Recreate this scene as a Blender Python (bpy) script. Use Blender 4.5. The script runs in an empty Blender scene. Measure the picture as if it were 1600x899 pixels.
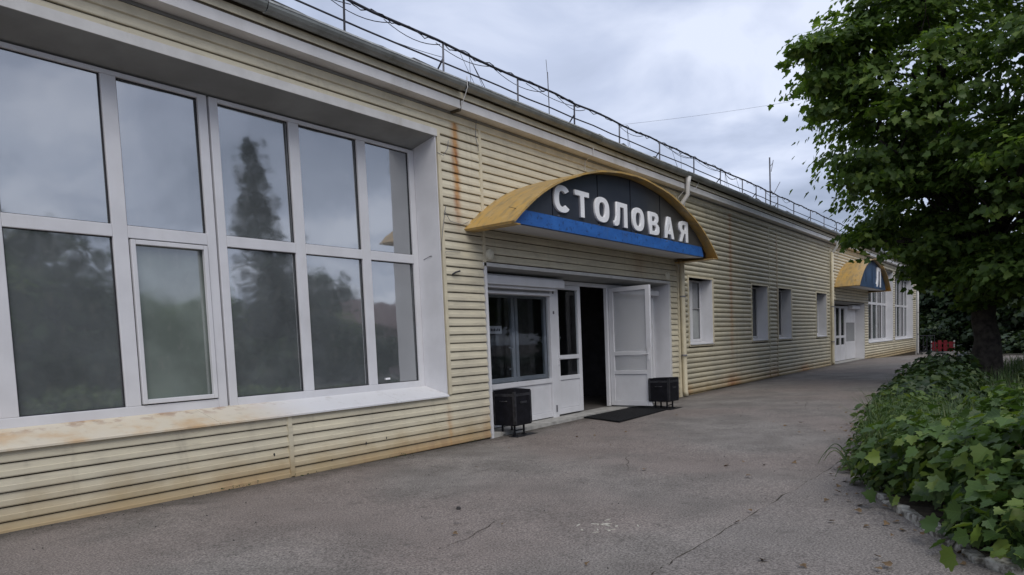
import bpy, math, random
import numpy as np
from mathutils import Matrix, Vector, noise as mnoise
R_ = random.Random(7)
sc = bpy.context.scene
# ------------------------------------------------------------------ camera
F_PX = 1100.0
CX = np.array([[0.6090, -0.7921, -0.0420], [-0.0820, -0.0105, -0.9966], [0.7889, 0.6103, -0.0713]])
CAM = Vector((0.0, -6.638, 1.40))
cam = bpy.data.cameras.new("camera")
cam.sensor_width = 36.0; cam.sensor_fit = 'HORIZONTAL'
cam.lens = F_PX / 1600 * 36
cam.shift_y = 0.1048
cam.clip_start = 0.05; cam.clip_end = 3000
co = bpy.data.objects.new("camera", cam); sc.collection.objects.link(co)
rx, dn, fw = [Vector(v) for v in CX]
rx.normalize(); fw = (fw - rx * fw.dot(rx)).normalized(); up = rx.cross(fw)
co.matrix_world = Matrix(((rx.x, up.x, -fw.x, CAM.x), (rx.y, up.y, -fw.y, CAM.y), (rx.z, up.z, -fw.z, CAM.z), (0, 0, 0, 1)))
sc.camera = co
# ------------------------------------------------------------------ sky, sun, exposure
SUN_EL, SUN_AZ = math.radians(48), math.radians(-125)       # direction towards the sun, angle from +x
w = bpy.data.worlds.new("World"); sc.world = w; w.use_nodes = True
nt = w.node_tree; N = nt.nodes; L = nt.links; N.clear()
out = N.new('ShaderNodeOutputWorld')
sky = N.new('ShaderNodeTexSky'); sky.sky_type = 'NISHITA'; sky.sun_disc = False
sky.sun_elevation = SUN_EL; sky.sun_rotation = math.pi / 2 - SUN_AZ
bg = N.new('ShaderNodeBackground'); bg.inputs[1].default_value = 0.125
tc = N.new('ShaderNodeTexCoord'); sep = N.new('ShaderNodeSeparateXYZ'); L.new(tc.outputs['Generated'], sep.inputs[0])
def wmath(op, a, b=None):
    m = N.new('ShaderNodeMath'); m.operation = op
    for i, v in enumerate((a, b)):
        if v is None: continue
        if isinstance(v, (int, float)): m.inputs[i].default_value = v
        else: L.new(v, m.inputs[i])
    return m.outputs[0]
den = wmath('ADD', wmath('MAXIMUM', sep.outputs[2], 0.0), 0.22)          # project the view on a cloud layer
cmb = N.new('ShaderNodeCombineXYZ')
L.new(wmath('DIVIDE', sep.outputs[0], den), cmb.inputs[0]); L.new(wmath('DIVIDE', sep.outputs[1], den), cmb.inputs[1])
n1 = N.new('ShaderNodeTexNoise'); n1.inputs['Scale'].default_value = 1.75; n1.inputs['Detail'].default_value = 7; n1.inputs['Roughness'].default_value = 0.5
n1.inputs['Distortion'].default_value = 0.5
mp = N.new('ShaderNodeMapping'); mp.inputs['Location'].default_value = (3.1, 1.7, 0.4); L.new(cmb.outputs[0], mp.inputs[0]); L.new(mp.outputs[0], n1.inputs[0])
cr = N.new('ShaderNodeValToRGB'); L.new(n1.outputs[0], cr.inputs[0])
e = cr.color_ramp.elements; e[0].position = 0.30; e[0].color = (2.35, 2.75, 3.7, 1); e[1].position = 0.64; e[1].color = (5.7, 6.15, 7.35, 1)
m2 = e = cr.color_ramp.elements.new(0.5); m2.color = (4.1, 4.6, 5.9, 1)
mx = N.new('ShaderNodeMixRGB'); mx.inputs[0].default_value = 0.93; L.new(sky.outputs[0], mx.inputs[1]); L.new(cr.outputs[0], mx.inputs[2])
L.new(mx.outputs[0], bg.inputs[0]); L.new(bg.outputs[0], out.inputs[0])
sd = bpy.data.lights.new("sun", 'SUN'); sd.energy = 1.5; sd.angle = math.radians(40); sd.color = (1.0, 0.95, 0.87)
so = bpy.data.objects.new("sun", sd); sc.collection.objects.link(so)
d = Vector((math.cos(SUN_EL) * math.cos(SUN_AZ), math.cos(SUN_EL) * math.sin(SUN_AZ), math.sin(SUN_EL)))
so.rotation_euler = d.to_track_quat('Z', 'Y').to_euler()
sc.view_settings.view_transform = 'Standard'; sc.view_settings.look = 'None'
sc.view_settings.exposure = 0.22; sc.view_settings.gamma = 1.0
C = sc.collection
# ------------------------------------------------------------------ helpers
def tag(o, label=None, cat=None, group=None, kind=None):
    if label: o['label'] = label
    if cat: o['category'] = cat
    if group: o['group'] = group
    if kind: o['kind'] = kind
    return o
def empty(name, loc, label, cat, group=None, rz=0.0):
    o = bpy.data.objects.new(name, None); C.objects.link(o); o.location = loc; o.rotation_euler = (0, 0, rz)
    o.empty_display_size = 0.2
    return tag(o, label, cat, group)
def link(name, me, parent=None, kind=None, label=None):
    o = bpy.data.objects.new(name, me); C.objects.link(o)
    if parent is not None: o.parent = parent
    if kind: o['kind'] = kind
    if label: o['label'] = label
    return o
class MB:
    def __init__(s): s.v = []; s.f = []
    def add(s, vs, fs):
        b = len(s.v); s.v += [tuple(v) for v in vs]; s.f += [tuple(i + b for i in f) for f in fs]; return s
    def box(s, x0, x1, y0, y1, z0, z1):
        return s.add([(x0, y0, z0), (x1, y0, z0), (x1, y1, z0), (x0, y1, z0), (x0, y0, z1), (x1, y0, z1), (x1, y1, z1), (x0, y1, z1)],
                     [(0, 3, 2, 1), (4, 5, 6, 7), (0, 1, 5, 4), (1, 2, 6, 5), (2, 3, 7, 6), (3, 0, 4, 7)])
    def prism_x(s, x0, x1, prof):                    # prof: list of (y, z), closed loop
        n = len(prof)
        return s.add([(x0, y, z) for y, z in prof] + [(x1, y, z) for y, z in prof],
                     [(i, (i + 1) % n, n + (i + 1) % n, n + i) for i in range(n)] + [tuple(range(n))[::-1], tuple(range(n, 2 * n))])
    def prism_z(s, poly, z0, z1):
        n = len(poly)
        return s.add([(x, y, z0) for x, y in poly] + [(x, y, z1) for x, y in poly],
                     [(i, (i + 1) % n, n + (i + 1) % n, n + i) for i in range(n)] + [tuple(range(n))[::-1], tuple(range(n, 2 * n))])
    def prism_y(s, poly, y0, y1):                    # poly in (x, z)
        n = len(poly)
        return s.add([(x, y0, z) for x, z in poly] + [(x, y1, z) for x, z in poly],
                     [((i + 1) % n, i, n + i, n + (i + 1) % n) for i in range(n)] + [tuple(range(n)), tuple(range(n, 2 * n))[::-1]])
    def tube(s, pts, r, n=6, caps=True):
        pts = [Vector(p) for p in pts]; rs = r if isinstance(r, (list, tuple)) else [r] * len(pts)
        b = len(s.v); m = len(pts)
        ref = None
        for i, p in enumerate(pts):
            t = (pts[min(i + 1, m - 1)] - pts[max(i - 1, 0)])
            t = t.normalized() if t.length > 1e-9 else Vector((0, 0, 1))
            if ref is None:
                ref = Vector((1, 0, 0)) if abs(t.x) < 0.9 else Vector((0, 1, 0))
            u = (ref - t * ref.dot(t)).normalized(); ref = u; v = t.cross(u)
            for k in range(n):
                a = 2 * math.pi * k / n
                q = p + (u * math.cos(a) + v * math.sin(a)) * rs[i]; s.v.append(tuple(q))
        for i in range(m - 1):
            for k in range(n):
                s.f.append((b + i * n + k, b + i * n + (k + 1) % n, b + (i + 1) * n + (k + 1) % n, b + (i + 1) * n + k))
        if caps: s.f.append(tuple(b + k for k in range(n))[::-1]); s.f.append(tuple(b + (m - 1) * n + k for k in range(n)))
        return s
    def mesh(s, name, mat, smooth=False):
        me = bpy.data.meshes.new(name); me.from_pydata(s.v, [], s.f); me.update()
        for m in (mat if isinstance(mat, (list, tuple)) else [mat]): me.materials.append(m)
        if smooth: me.polygons.foreach_set('use_smooth', [True] * len(me.polygons))
        return me
    def build(s, name, mat, parent=None, smooth=False, kind=None, label=None):
        return link(name, s.mesh(name, mat, smooth), parent, kind, label)
def bevelled(o, wdt=0.004, seg=2):
    m = o.modifiers.new('bevel', 'BEVEL'); m.width = wdt; m.segments = seg; m.limit_method = 'ANGLE'; m.angle_limit = math.radians(40); return o
# ground height along the wall
def gz(x, y=0):
    xs = [-400, 2, 8, 15, 28, 34, 48, 60, 400]; zs = [.07, .07, .02, .07, .13, .12, -.22, -.3, -.3]
    return float(np.interp(x, xs, zs))
# ------------------------------------------------------------------ materials
class NT:
    def __init__(s, name):
        s.m = bpy.data.materials.new(name); s.m.use_nodes = True; s.n = s.m.node_tree.nodes; s.l = s.m.node_tree.links
        s.b = s.n['Principled BSDF']; s.out = s.n['Material Output']
        s.pos = s.n.new('ShaderNodeNewGeometry'); s.tc = s.n.new('ShaderNodeTexCoord'); s.oi = s.n.new('ShaderNodeObjectInfo')
    def plug(s, v, inp):
        if isinstance(v, (int, float)): inp.default_value = v
        elif isinstance(v, tuple): inp.default_value = v if len(v) == len(inp.default_value) else v + (1,)
        else: s.l.new(v, inp)
    def math(s, op, a, b=0.0, c=None, clamp=False):
        m = s.n.new('ShaderNodeMath'); m.operation = op; m.use_clamp = clamp; s.plug(a, m.inputs[0]); s.plug(b, m.inputs[1])
        if c is not None: s.plug(c, m.inputs[2])
        return m.outputs[0]
    def mix(s, f, a, b, mode='MIX'):
        m = s.n.new('ShaderNodeMixRGB'); m.blend_type = mode; s.plug(f, m.inputs[0]); s.plug(a, m.inputs[1]); s.plug(b, m.inputs[2]); return m.outputs[0]
    def noise(s, scale, detail=4, rough=0.55, vec=None, stretch=None, dist=0.0):
        t = s.n.new('ShaderNodeTexNoise'); t.inputs['Scale'].default_value = scale; t.inputs['Detail'].default_value = detail
        t.inputs['Roughness'].default_value = rough; t.inputs['Distortion'].default_value = dist
        v = vec if vec is not None else s.pos.outputs['Position']
        if stretch:
            mp = s.n.new('ShaderNodeMapping'); mp.inputs['Scale'].default_value = stretch; s.l.new(v, mp.inputs[0]); v = mp.outputs[0]
        s.l.new(v, t.inputs[0]); return t.outputs[0]
    def ramp(s, f, *stops):
        r = s.n.new('ShaderNodeValToRGB'); s.l.new(f, r.inputs[0]); el = r.color_ramp.elements
        while len(el) < len(stops): el.new(0.5)
        for q, (p, c) in zip(el, stops): q.position = p; q.color = tuple(c) + (1,) if len(c) == 3 else c
        return r.outputs[0]
    def rampf(s, f, a, b):                         # smooth 0..1 between a and b
        m = s.n.new('ShaderNodeMapRange'); m.interpolation_type = 'SMOOTHSTEP'; s.plug(f, m.inputs[0]); m.inputs[1].default_value = a; m.inputs[2].default_value = b
        m.inputs[3].default_value = 0; m.inputs[4].default_value = 1; return m.outputs[0]
    def xyz(s):
        q = s.n.new('ShaderNodeSeparateXYZ'); s.l.new(s.pos.outputs['Position'], q.inputs[0]); return q.outputs
    def bump(s, h, strength=0.3, dist=0.02):
        b = s.n.new('ShaderNodeBump'); b.inputs['Strength'].default_value = strength; b.inputs['Distance'].default_value = dist
        s.l.new(h, b.inputs['Height']); s.l.new(b.outputs[0], s.b.inputs['Normal'])
    def set(s, col=None, rough=None, metal=None, spec=None, ior=None):
        for k, v in (('Base Color', col), ('Roughness', rough), ('Metallic', metal), ('Specular IOR Level', spec), ('IOR', ior)):
            if v is not None: s.plug(v, s.b.inputs[k])
        return s.m
def gauss(t, v, c, wd):                              # bump of width wd round c
    a = t.math('DIVIDE', t.math('SUBTRACT', v, c), wd); a = t.math('MULTIPLY', a, a); return t.math('POWER', 2.718, t.math('MULTIPLY', a, -1.0))
def plain(name, col, rough=0.6, var=0.12, scale=6.0, metal=0.0, spec=0.4, bump=0.0, dirt=None):
    t = NT(name); n = t.noise(scale, 5)
    c = t.mix(t.rampf(n, 0.3, 0.7), tuple(x * (1 - var) for x in col), tuple(min(1, x * (1 + var)) for x in col))
    if dirt:
        n2 = t.noise(2.2, 6, 0.65, stretch=(1, 1, .25)); c = t.mix(t.math('MULTIPLY', t.rampf(n2, .52, .75), dirt[3]), c, tuple(dirt[:3]))
    if bump: t.bump(t.noise(scale * 12, 3), bump, 0.01)
    return t.set(c, rough, metal, spec)
def siding_mat(name, base, grey, rust_amt=1.0):
    t = NT(name); x, y, z = t.xyz(); rnd = t.oi.outputs['Random']
    c = t.mix(t.math('MULTIPLY', rnd, 0.55), base, tuple(v * 0.80 for v in base))
    n = t.noise(1.1, 6, 0.62, stretch=(1, 1, 1.6)); c = t.mix(t.math('MULTIPLY', t.rampf(n, .40, .70), .62), c, grey)
    n2 = t.noise(9, 4, 0.6, stretch=(.35, 1, 2.5)); c = t.mix(t.math('MULTIPLY', t.rampf(n2, .48, .78), .45), c, tuple(v * .62 for v in grey))
    drip = t.noise(5.5, 4, 0.6, stretch=(1, 1, .06)); c = t.mix(t.math('MULTIPLY', t.rampf(drip, .54, .78), .42), c, tuple(v * .55 for v in grey))
    # soil splash close to the ground
    low = t.math('SUBTRACT', 1.0, t.rampf(t.math('ADD', z, t.math('MULTIPLY', t.noise(3, 4), -.35)), -.12, .32)); c = t.mix(t.math('MULTIPLY', low, .72), c, (.33, .23, .10))
    nz = t.noise(7, 4, .6, stretch=(1, 1, .3))
    rust = None
    for (cx, wx, z0, z1, amt) in ((7.51, .06, 2.9, 4.72, 1.15), (7.13, .05, .2, .80, .6), (5.6, .25, -.1, .28, .4), (2.6, .8, -.1, .2, .4), (12.9, .3, 2.6, 3.1, .3), (17.96, .10, 0.2, 4.6, .62), (21.35, .5, .05, .75, .5), (24.7, .55, .05, .5, .85), (18.0, .55, .05, .62, .85), (6.9, 1.0, -.1, .33, .62), (4.0, .5, -.1, .3, .45), (15.1, .3, -.1, .4, .8), (21.76, .05, .1, 4.4, .35), (8.0, .18, -.1, .75, .35)):
        k = t.math('MULTIPLY', gauss(t, t.math('ADD', x, t.math('MULTIPLY', t.math('SUBTRACT', nz, .5), wx * 1.6)), cx, wx), amt * rust_amt)
        k = t.math('MULTIPLY', k, t.math('MULTIPLY', t.rampf(z, z0 - .05, z0 + .4 * (z1 - z0) + .05), t.math('SUBTRACT', 1.0, t.rampf(z, z1 - .12, z1 + .1))) if z1 > 1 else t.math('SUBTRACT', 1.0, t.rampf(z, z0, z1)))
        rust = k if rust is None else t.math('MAXIMUM', rust, k)
    rust = t.math('MULTIPLY', rust, t.math('ADD', .45, t.math('MULTIPLY', nz, .95)), clamp=True)
    c = t.mix(rust, c, t.mix(t.rampf(nz, .4, .62), (.46, .24, .08), (.30, .12, .045)))
    t.bump(t.noise(60, 3, stretch=(.3, 1, 1)), .08, .004)
    return t.set(c, .5, 0, .35)
M = {}
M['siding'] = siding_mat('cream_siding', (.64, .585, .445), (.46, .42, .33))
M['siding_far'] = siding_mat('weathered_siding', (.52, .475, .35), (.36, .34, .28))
M['siding_dark'] = plain('shaded_gap', (.07, .055, .035), .9)  # shade of board gaps and grooves painted in as dark brown, with grime
M['pvc'] = plain('white_pvc', (.62, .62, .645), .35, .05, 3, spec=.5, dirt=(.45, .43, .40, .25))
M['trim'] = plain('white_trim', (.58, .57, .555), .5, .08, 4, dirt=(.36, .33, .27, .45))
M['trim_pale'] = plain('cream_trim', (.60, .54, .40), .5, .1, 4, dirt=(.3, .26, .17, .5))
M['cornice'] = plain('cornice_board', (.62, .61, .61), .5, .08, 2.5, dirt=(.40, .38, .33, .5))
M['soffit'] = plain('shaded_soffit', (.25, .255, .25), .75, .12, 2.0, dirt=(.2, .19, .17, .5))  # grey instead of white: shade of the undersides is put into the colour
M['gutter'] = plain('grey_gutter', (.24, .25, .24), .45, .2, 3, metal=.3, dirt=(.10, .11, .08, .6))
M['iron_lip'] = plain('worn_zinc', (.42, .43, .42), .5, .35, 5, metal=.2); M['roof'] = plain('dark_roofing', (.065, .065, .062), .9, .4, 5, bump=.4)
M['iron'] = plain('dark_iron', (.035, .035, .045), .6, .3, 9)
M['iron_pale'] = plain('grey_iron', (.16, .16, .18), .6, .3, 9)
M['cable'] = plain('black_cable', (.02, .02, .024), .6)
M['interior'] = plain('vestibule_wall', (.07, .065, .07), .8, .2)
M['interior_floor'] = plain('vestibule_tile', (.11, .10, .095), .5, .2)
M['inner_frame'] = plain('grey_inner_frame', (.42, .44, .49), .4, .06, spec=.5)
M['shutter'] = plain('shutter_slats', (.62, .62, .64), .45, .06, 3)
M['letter'] = plain('white_letter', (.86, .86, .88), .4, .03, spec=.5)
M['plastic_black'] = plain('black_painted_steel', (.007, .007, .010), .6, .35, 14, spec=.2)
M['steel_edge'] = plain('worn_bin_edge', (.022, .022, .026), .5, .6, 18, spec=.4); M['mat'] = plain('black_rubber', (.011, .011, .012), .85, .4, 30, bump=.6, spec=.2)
M['red'] = plain('red_paint', (.20, .014, .022), .5, .2)
M['concrete'] = plain('pale_concrete', (.34, .33, .31), .9, .2, 8, bump=.4)
M['lamp_disc'] = plain('cream_lamp_cover', (.60, .57, .46), .4, .06)
M['bark'] = plain('bark', (.045, .038, .032), .95, .5, 9, bump=.9)
M['stem'] = plain('green_stem', (.10, .09, .04), .8, .3)
M['soil'] = plain('soil', (.045, .036, .026), 1.0, .5, 12, bump=.8)
M['brick_far'] = plain('rosy_plaster', (.34, .25, .24), .9, .15, 2)
M['roof_far'] = plain('maroon_roof', (.17, .11, .105), .8, .2, 3)
M['paint_splash'] = plain('dried_paint', (.46, .44, .38), .8, .25, 30)
M['stone'] = plain('dark_stone', (.03, .028, .028), .9, .4, 20)
def whitewash():
    t = NT('flaking_whitewash'); n = t.noise(14, 6, .65)
    c = t.ramp(n, (.42, (.11, .10, .085)), (.58, (.42, .41, .37)), (.8, (.66, .65, .61))); t.bump(n, .5, .02); return t.set(c, .9)
M['whitewash'] = whitewash()
def sill_mat():
    t = NT('stained_sill'); x, y, z = t.xyz(); n = t.noise(2.4, 5, .6); nn = t.noise(6, 5, .6)
    white = (.64, .64, .66)
    k = t.math('SUBTRACT', 1.0, t.rampf(t.math('ADD', x, t.math('MULTIPLY', t.math('SUBTRACT', n, .5), 1.2)), 3.9, 5.0))
    c = t.mix(t.math('MULTIPLY', k, t.math('ADD', .55, t.math('MULTIPLY', n, .7)), clamp=True), white, (.60, .53, .40))
    r = t.math('MULTIPLY', t.math('MULTIPLY', k, t.rampf(n, .46, .70)), .62); c = t.mix(r, c, (.50, .29, .12))
    r2 = t.math('MULTIPLY', t.math('MULTIPLY', t.rampf(y, .18, .36), k), t.rampf(nn, .48, .6)); c = t.mix(t.math('MULTIPLY', r2, .6), c, (.25, .11, .05))
    g = t.math('MULTIPLY', t.rampf(t.noise(9, 5), .55, .75), .3); c = t.mix(g, c, (.30, .27, .22))
    return t.set(c, .45, 0, .4)
M['sill'] = sill_mat()
def pane_mat(name, body, ior, rough=.015):
    t = NT(name); n = t.noise(1.5, 4); n2 = t.noise(11, 5, .65, stretch=(1, 1, .5))
    c = t.mix(t.rampf(n, .3, .7), tuple(v * .8 for v in body), tuple(v * 1.2 for v in body))
    c = t.mix(t.math('MULTIPLY', t.rampf(n2, .5, .8), .4), c, (.24, .24, .23))
    t.bump(t.noise(1.6, 2), .06, .05)
    r = t.math('ADD', rough, t.math('MULTIPLY', t.rampf(n2, .4, .9), .05))
    return t.set(c, r, 0, .5, ior)
M['pane'] = pane_mat('reflective_pane', (.125, .138, .145), 4.2, .04)
M['pane_opal'] = pane_mat('opal_pane', (.17, .20, .185), 2.6, .06)
M['pane_white'] = pane_mat('blind_pane', (.34, .36, .36), 1.6, .05)
M['pane_dark'] = pane_mat('dark_pane', (.02, .022, .024), 1.6)
def glass():
    t = NT('clear_door_glass'); tr = t.n.new('ShaderNodeBsdfTransparent'); tr.inputs[0].default_value = (.92, .94, .95, 1)
    gl = t.n.new('ShaderNodeBsdfGlossy'); gl.inputs['Roughness'].default_value = .02
    dv = t.n.new('ShaderNodeVectorMath'); dv.operation = 'DOT_PRODUCT'; t.l.new(t.pos.outputs['Normal'], dv.inputs[0]); t.l.new(t.pos.outputs['Incoming'], dv.inputs[1])
    cs = t.math('SUBTRACT', 1.0, t.math('ABSOLUTE', dv.outputs['Value'])); ms = t.n.new('ShaderNodeMixShader')
    t.l.new(t.math('ADD', .022, t.math('MULTIPLY', t.math('POWER', cs, 5.0), .6)), ms.inputs[0]); t.l.new(tr.outputs[0], ms.inputs[1]); t.l.new(gl.outputs[0], ms.inputs[2]); t.l.new(ms.outputs[0], t.out.inputs[0]); return t.m
M['glass'] = glass()
def hazy():
    t = NT('hazy_door_glass'); t.set((.50, .51, .53), .15, 0, .5); tr = t.n.new('ShaderNodeBsdfTransparent'); ms = t.n.new('ShaderNodeMixShader'); ms.inputs[0].default_value = .42
    t.l.new(tr.outputs[0], ms.inputs[1]); t.l.new(t.b.outputs[0], ms.inputs[2]); t.l.new(ms.outputs[0], t.out.inputs[0]); return t.m
M['hazy'] = hazy()
def awning():
    t = NT('ochre_sheet'); n = t.noise(2.3, 6, .62); n2 = t.noise(16, 5, .7); n3 = t.noise(5, 4, .5, stretch=(.4, 2, 1))
    c = t.mix(t.rampf(n, .35, .68), (.50, .31, .085), (.40, .27, .11)); c = t.mix(t.math('MULTIPLY', t.rampf(n3, .46, .66), .7), c, (.27, .20, .10)); c = t.mix(t.math('MULTIPLY', t.rampf(t.noise(7, 6, .7), .52, .66), .45), c, (.47, .36, .20))
    c = t.mix(t.math('MULTIPLY', t.rampf(n2, .62, .72), .7), c, (.10, .07, .035)); t.bump(n, .25, .03); return t.set(c, .42, 0, .45)
M['awning'] = awning()
def blue():
    t = NT('faded_blue_board'); n = t.noise(3, 6, .65, stretch=(1, 1, 2)); n2 = t.noise(12, 6, .7)
    c = t.mix(t.rampf(n, .35, .7), (.020, .105, .36), (.030, .145, .46)); c = t.mix(t.math('MULTIPLY', t.rampf(n2, .53, .64), .75), c, (.012, .03, .10)); c = t.mix(t.math('MULTIPLY', t.rampf(t.noise(7, 5, .7, stretch=(1, 1, .12)), .55, .7), .4), c, (.10, .13, .18)); return t.set(c, .5)
M['blue'] = blue()
def navy():
    t = NT('navy_sign_panel'); n = t.noise(1.2, 5, .55); x, y, z = t.xyz()
    c = t.mix(t.rampf(n, .35, .7), (.030, .036, .052), (.048, .054, .070)); k = t.rampf(t.math('ADD', x, t.math('MULTIPLY', n, 1.5)), 12.0, 13.6)
    c = t.mix(t.math('MULTIPLY', k, .8), c, (.075, .07, .062)); return t.set(c, .35, 0, .5)
M['navy'] = navy(); M['blue_dull'] = plain('dull_blue_panel', (.03, .065, .13), .45, .3, 2)
def asphalt(name, a, b, warm):
    t = NT(name); x, y, z = t.xyz()
    f = t.noise(70, 4, .75); g = t.noise(230, 2, .6); m = t.noise(1.4, 6, .6); l = t.noise(.35, 4, .55); s = t.noise(6, 5, .65)
    c = t.mix(t.rampf(m, .32, .7), a, b); c = t.mix(t.math('MULTIPLY', t.rampf(l, .42, .62), .6), c, warm)
    c = t.mix(t.rampf(f, .34, .68), t.mix(1, c, (.42, .42, .42), 'MULTIPLY'), t.mix(1, c, (1.42, 1.42, 1.42), 'MULTIPLY'))
    c = t.mix(t.math('MULTIPLY', t.rampf(g, .64, .74), .55), c, (.38, .37, .36))
    c = t.mix(t.math('MULTIPLY', t.rampf(s, .56, .74), .6), c, tuple(v * .45 for v in a)); s3 = t.noise(17, 5, .7); c = t.mix(t.math('MULTIPLY', t.rampf(s3, .56, .72), .45), c, (.29, .27, .25)); c = t.mix(t.math('MULTIPLY', t.rampf(s3, .28, .42), -.4), c, c); c = t.mix(t.math('MULTIPLY', t.math('SUBTRACT', 1.0, t.rampf(s3, .26, .42)), .5), c, tuple(v * .5 for v in a))
    dk = t.math('SUBTRACT', 1.0, t.rampf(t.math('ADD', t.math('MULTIPLY', y, -1.0), t.math('MULTIPLY', s, -.7)), -.45, .20)); c = t.mix(t.math('MULTIPLY', dk, .78), c, (.05, .044, .037))  # darker along the wall foot: dirt line with contact shade painted in
    t.bump(t.math('ADD', f, t.math('MULTIPLY', m, .8)), .55, .012); return t.set(c, .88, 0, .3)
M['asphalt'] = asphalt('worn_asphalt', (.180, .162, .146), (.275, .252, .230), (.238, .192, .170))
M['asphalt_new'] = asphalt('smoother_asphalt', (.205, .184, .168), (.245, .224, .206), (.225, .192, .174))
def leafmat(name, dark, light, yellow, trans=.35, island=True):
    t = NT(name); rnd = t.pos.outputs['Random Per Island'] if island else t.oi.outputs['Random']
    r2 = t.math('FRACT', t.math('MULTIPLY', rnd, 7.31))
    c = t.mix(rnd, dark, light); c = t.mix(t.math('MULTIPLY', t.rampf(r2, .62, 1.0), .8), c, yellow)
    if not island:                                      # midrib and side veins in the leaf's own coordinates
        q = t.n.new('ShaderNodeSeparateXYZ'); t.l.new(t.tc.outputs['Object'], q.inputs[0]); ax = t.math('ABSOLUTE', q.outputs[0])
        mid = t.math('SUBTRACT', 1.0, t.rampf(ax, .006, .022)); fr = t.math('ABSOLUTE', t.math('SUBTRACT', t.math('FRACT', t.math('MULTIPLY', t.math('SUBTRACT', q.outputs[1], t.math('MULTIPLY', ax, .75)), 5.0)), .5))
        v_ = t.math('MAXIMUM', mid, t.math('MULTIPLY', t.math('SUBTRACT', 1.0, t.rampf(fr, .02, .09)), .7)); c = t.mix(t.math('MULTIPLY', v_, .5), c, tuple(x * 1.5 for x in light))
        sp_ = t.noise(9, 4, .6, vec=t.tc.outputs['Object']); c = t.mix(t.math('MULTIPLY', t.rampf(sp_, .62, .72), .35), c, (.13, .10, .035))
    t.set(c, .48, 0, .35)
    tl = t.n.new('ShaderNodeBsdfTranslucent'); t.l.new(t.mix(1, c, (1.25, 1.35, .55), 'MULTIPLY'), tl.inputs[0])
    ms = t.n.new('ShaderNodeMixShader'); ms.inputs[0].default_value = trans
    t.l.new(t.b.outputs[0], ms.inputs[1]); t.l.new(tl.outputs[0], ms.inputs[2]); t.l.new(ms.outputs[0], t.out.inputs[0]); return t.m
M['maple'] = leafmat('maple_leaves', (.060, .105, .028), (.110, .180, .042), (.20, .27, .06), .5)
M['maple_one'] = leafmat('single_maple_leaf', (.060, .105, .028), (.110, .180, .042), (.20, .27, .06), .5, island=False)
M['bush'] = leafmat('shrub_leaves', (.030, .060, .018), (.085, .150, .034), (.18, .24, .045), .32)
M['bush_one'] = leafmat('single_shrub_leaf', (.030, .060, .018), (.085, .150, .034), (.18, .24, .045), .32, island=False)
M['weed'] = leafmat('weed_leaves', (.045, .080, .022), (.095, .150, .038), (.19, .23, .055), .3)
M['dark_leaf'] = leafmat('dark_foliage', (.022, .042, .020), (.045, .075, .030), (.07, .10, .03), .25)
M['spruce'] = leafmat('spruce_needles', (.016, .034, .024), (.030, .052, .032), (.04, .06, .03), .1)
M['grass'] = leafmat('grass_blades', (.040, .075, .028), (.070, .120, .040), (.13, .16, .06), .3)
# ------------------------------------------------------------------ ground
def sheet(name, xs, ys, zoff, mat, mask=None):
    v = []; f = []
    for x in xs:
        for y in ys: v.append((x, y, gz(x) + zoff))
    n = len(ys)
    for i in range(len(xs) - 1):
        for j in range(n - 1): f.append((i * n + j, (i + 1) * n + j, (i + 1) * n + j + 1, i * n + j + 1))
    me = bpy.data.meshes.new(name); me.from_pydata(v, [], f); me.update(); me.materials.append(mat)
    return tag(link(name, me), kind='structure')
xs = [-600, -300, -120, -60, -30, -15] + list(np.arange(-8, 66, 1.0)) + [80, 110, 160, 300, 600, 1200]
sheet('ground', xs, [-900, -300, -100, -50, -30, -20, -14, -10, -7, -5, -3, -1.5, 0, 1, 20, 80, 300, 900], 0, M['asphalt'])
# smoother strip of asphalt along the kerb with a ragged edge
mb = MB(); P = []
edge = [(-6, -4.86), (1, -4.85), (3.4, -4.84), (3.87, -4.83), (5.52, -4.86), (8.32, -4.87), (9.57, -4.74), (10.3, -4.62)]
pts = []
for (a, b) in zip(edge[:-1], edge[1:]):
    for k in range(12):
        q = k / 12; pts.append((a[0] + (b[0] - a[0]) * q, a[1] + (b[1] - a[1]) * q + R_.uniform(-.018, .018)))
pts.append((10.3, -4.66))
for (x, y) in pts:
    yo = y - 3.6 if x < 9 else y - 3.6 + (x - 9) * 2.65
    for yy in (y, yo): mb.v.append((x, yy, gz(x) + .009))
    mb.v.append((x, y + .012, gz(x) - .002))
for i in range(len(pts) - 1):
    a, b = i * 3, i * 3 + 3
    mb.f.append((a, a + 1, b + 1, b)); mb.f.append((a + 2, a, b, b + 2))
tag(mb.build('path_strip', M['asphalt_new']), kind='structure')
mb = MB()
for i in range(24, len(pts) - 4):
    (x, y) = pts[i]; h_ = max(.002, R_.gauss(.007, .005))
    mb.v += [(x, y + .006, gz(x) + .004), (x, y + .006 + h_, gz(x) + .004)]
mb.f = [(k * 2, k * 2 + 2, k * 2 + 3, k * 2 + 1) for k in range(len(mb.v) // 2 - 1)]
tag(mb.build('asphalt_crack', M['soil']), kind='structure')
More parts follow.
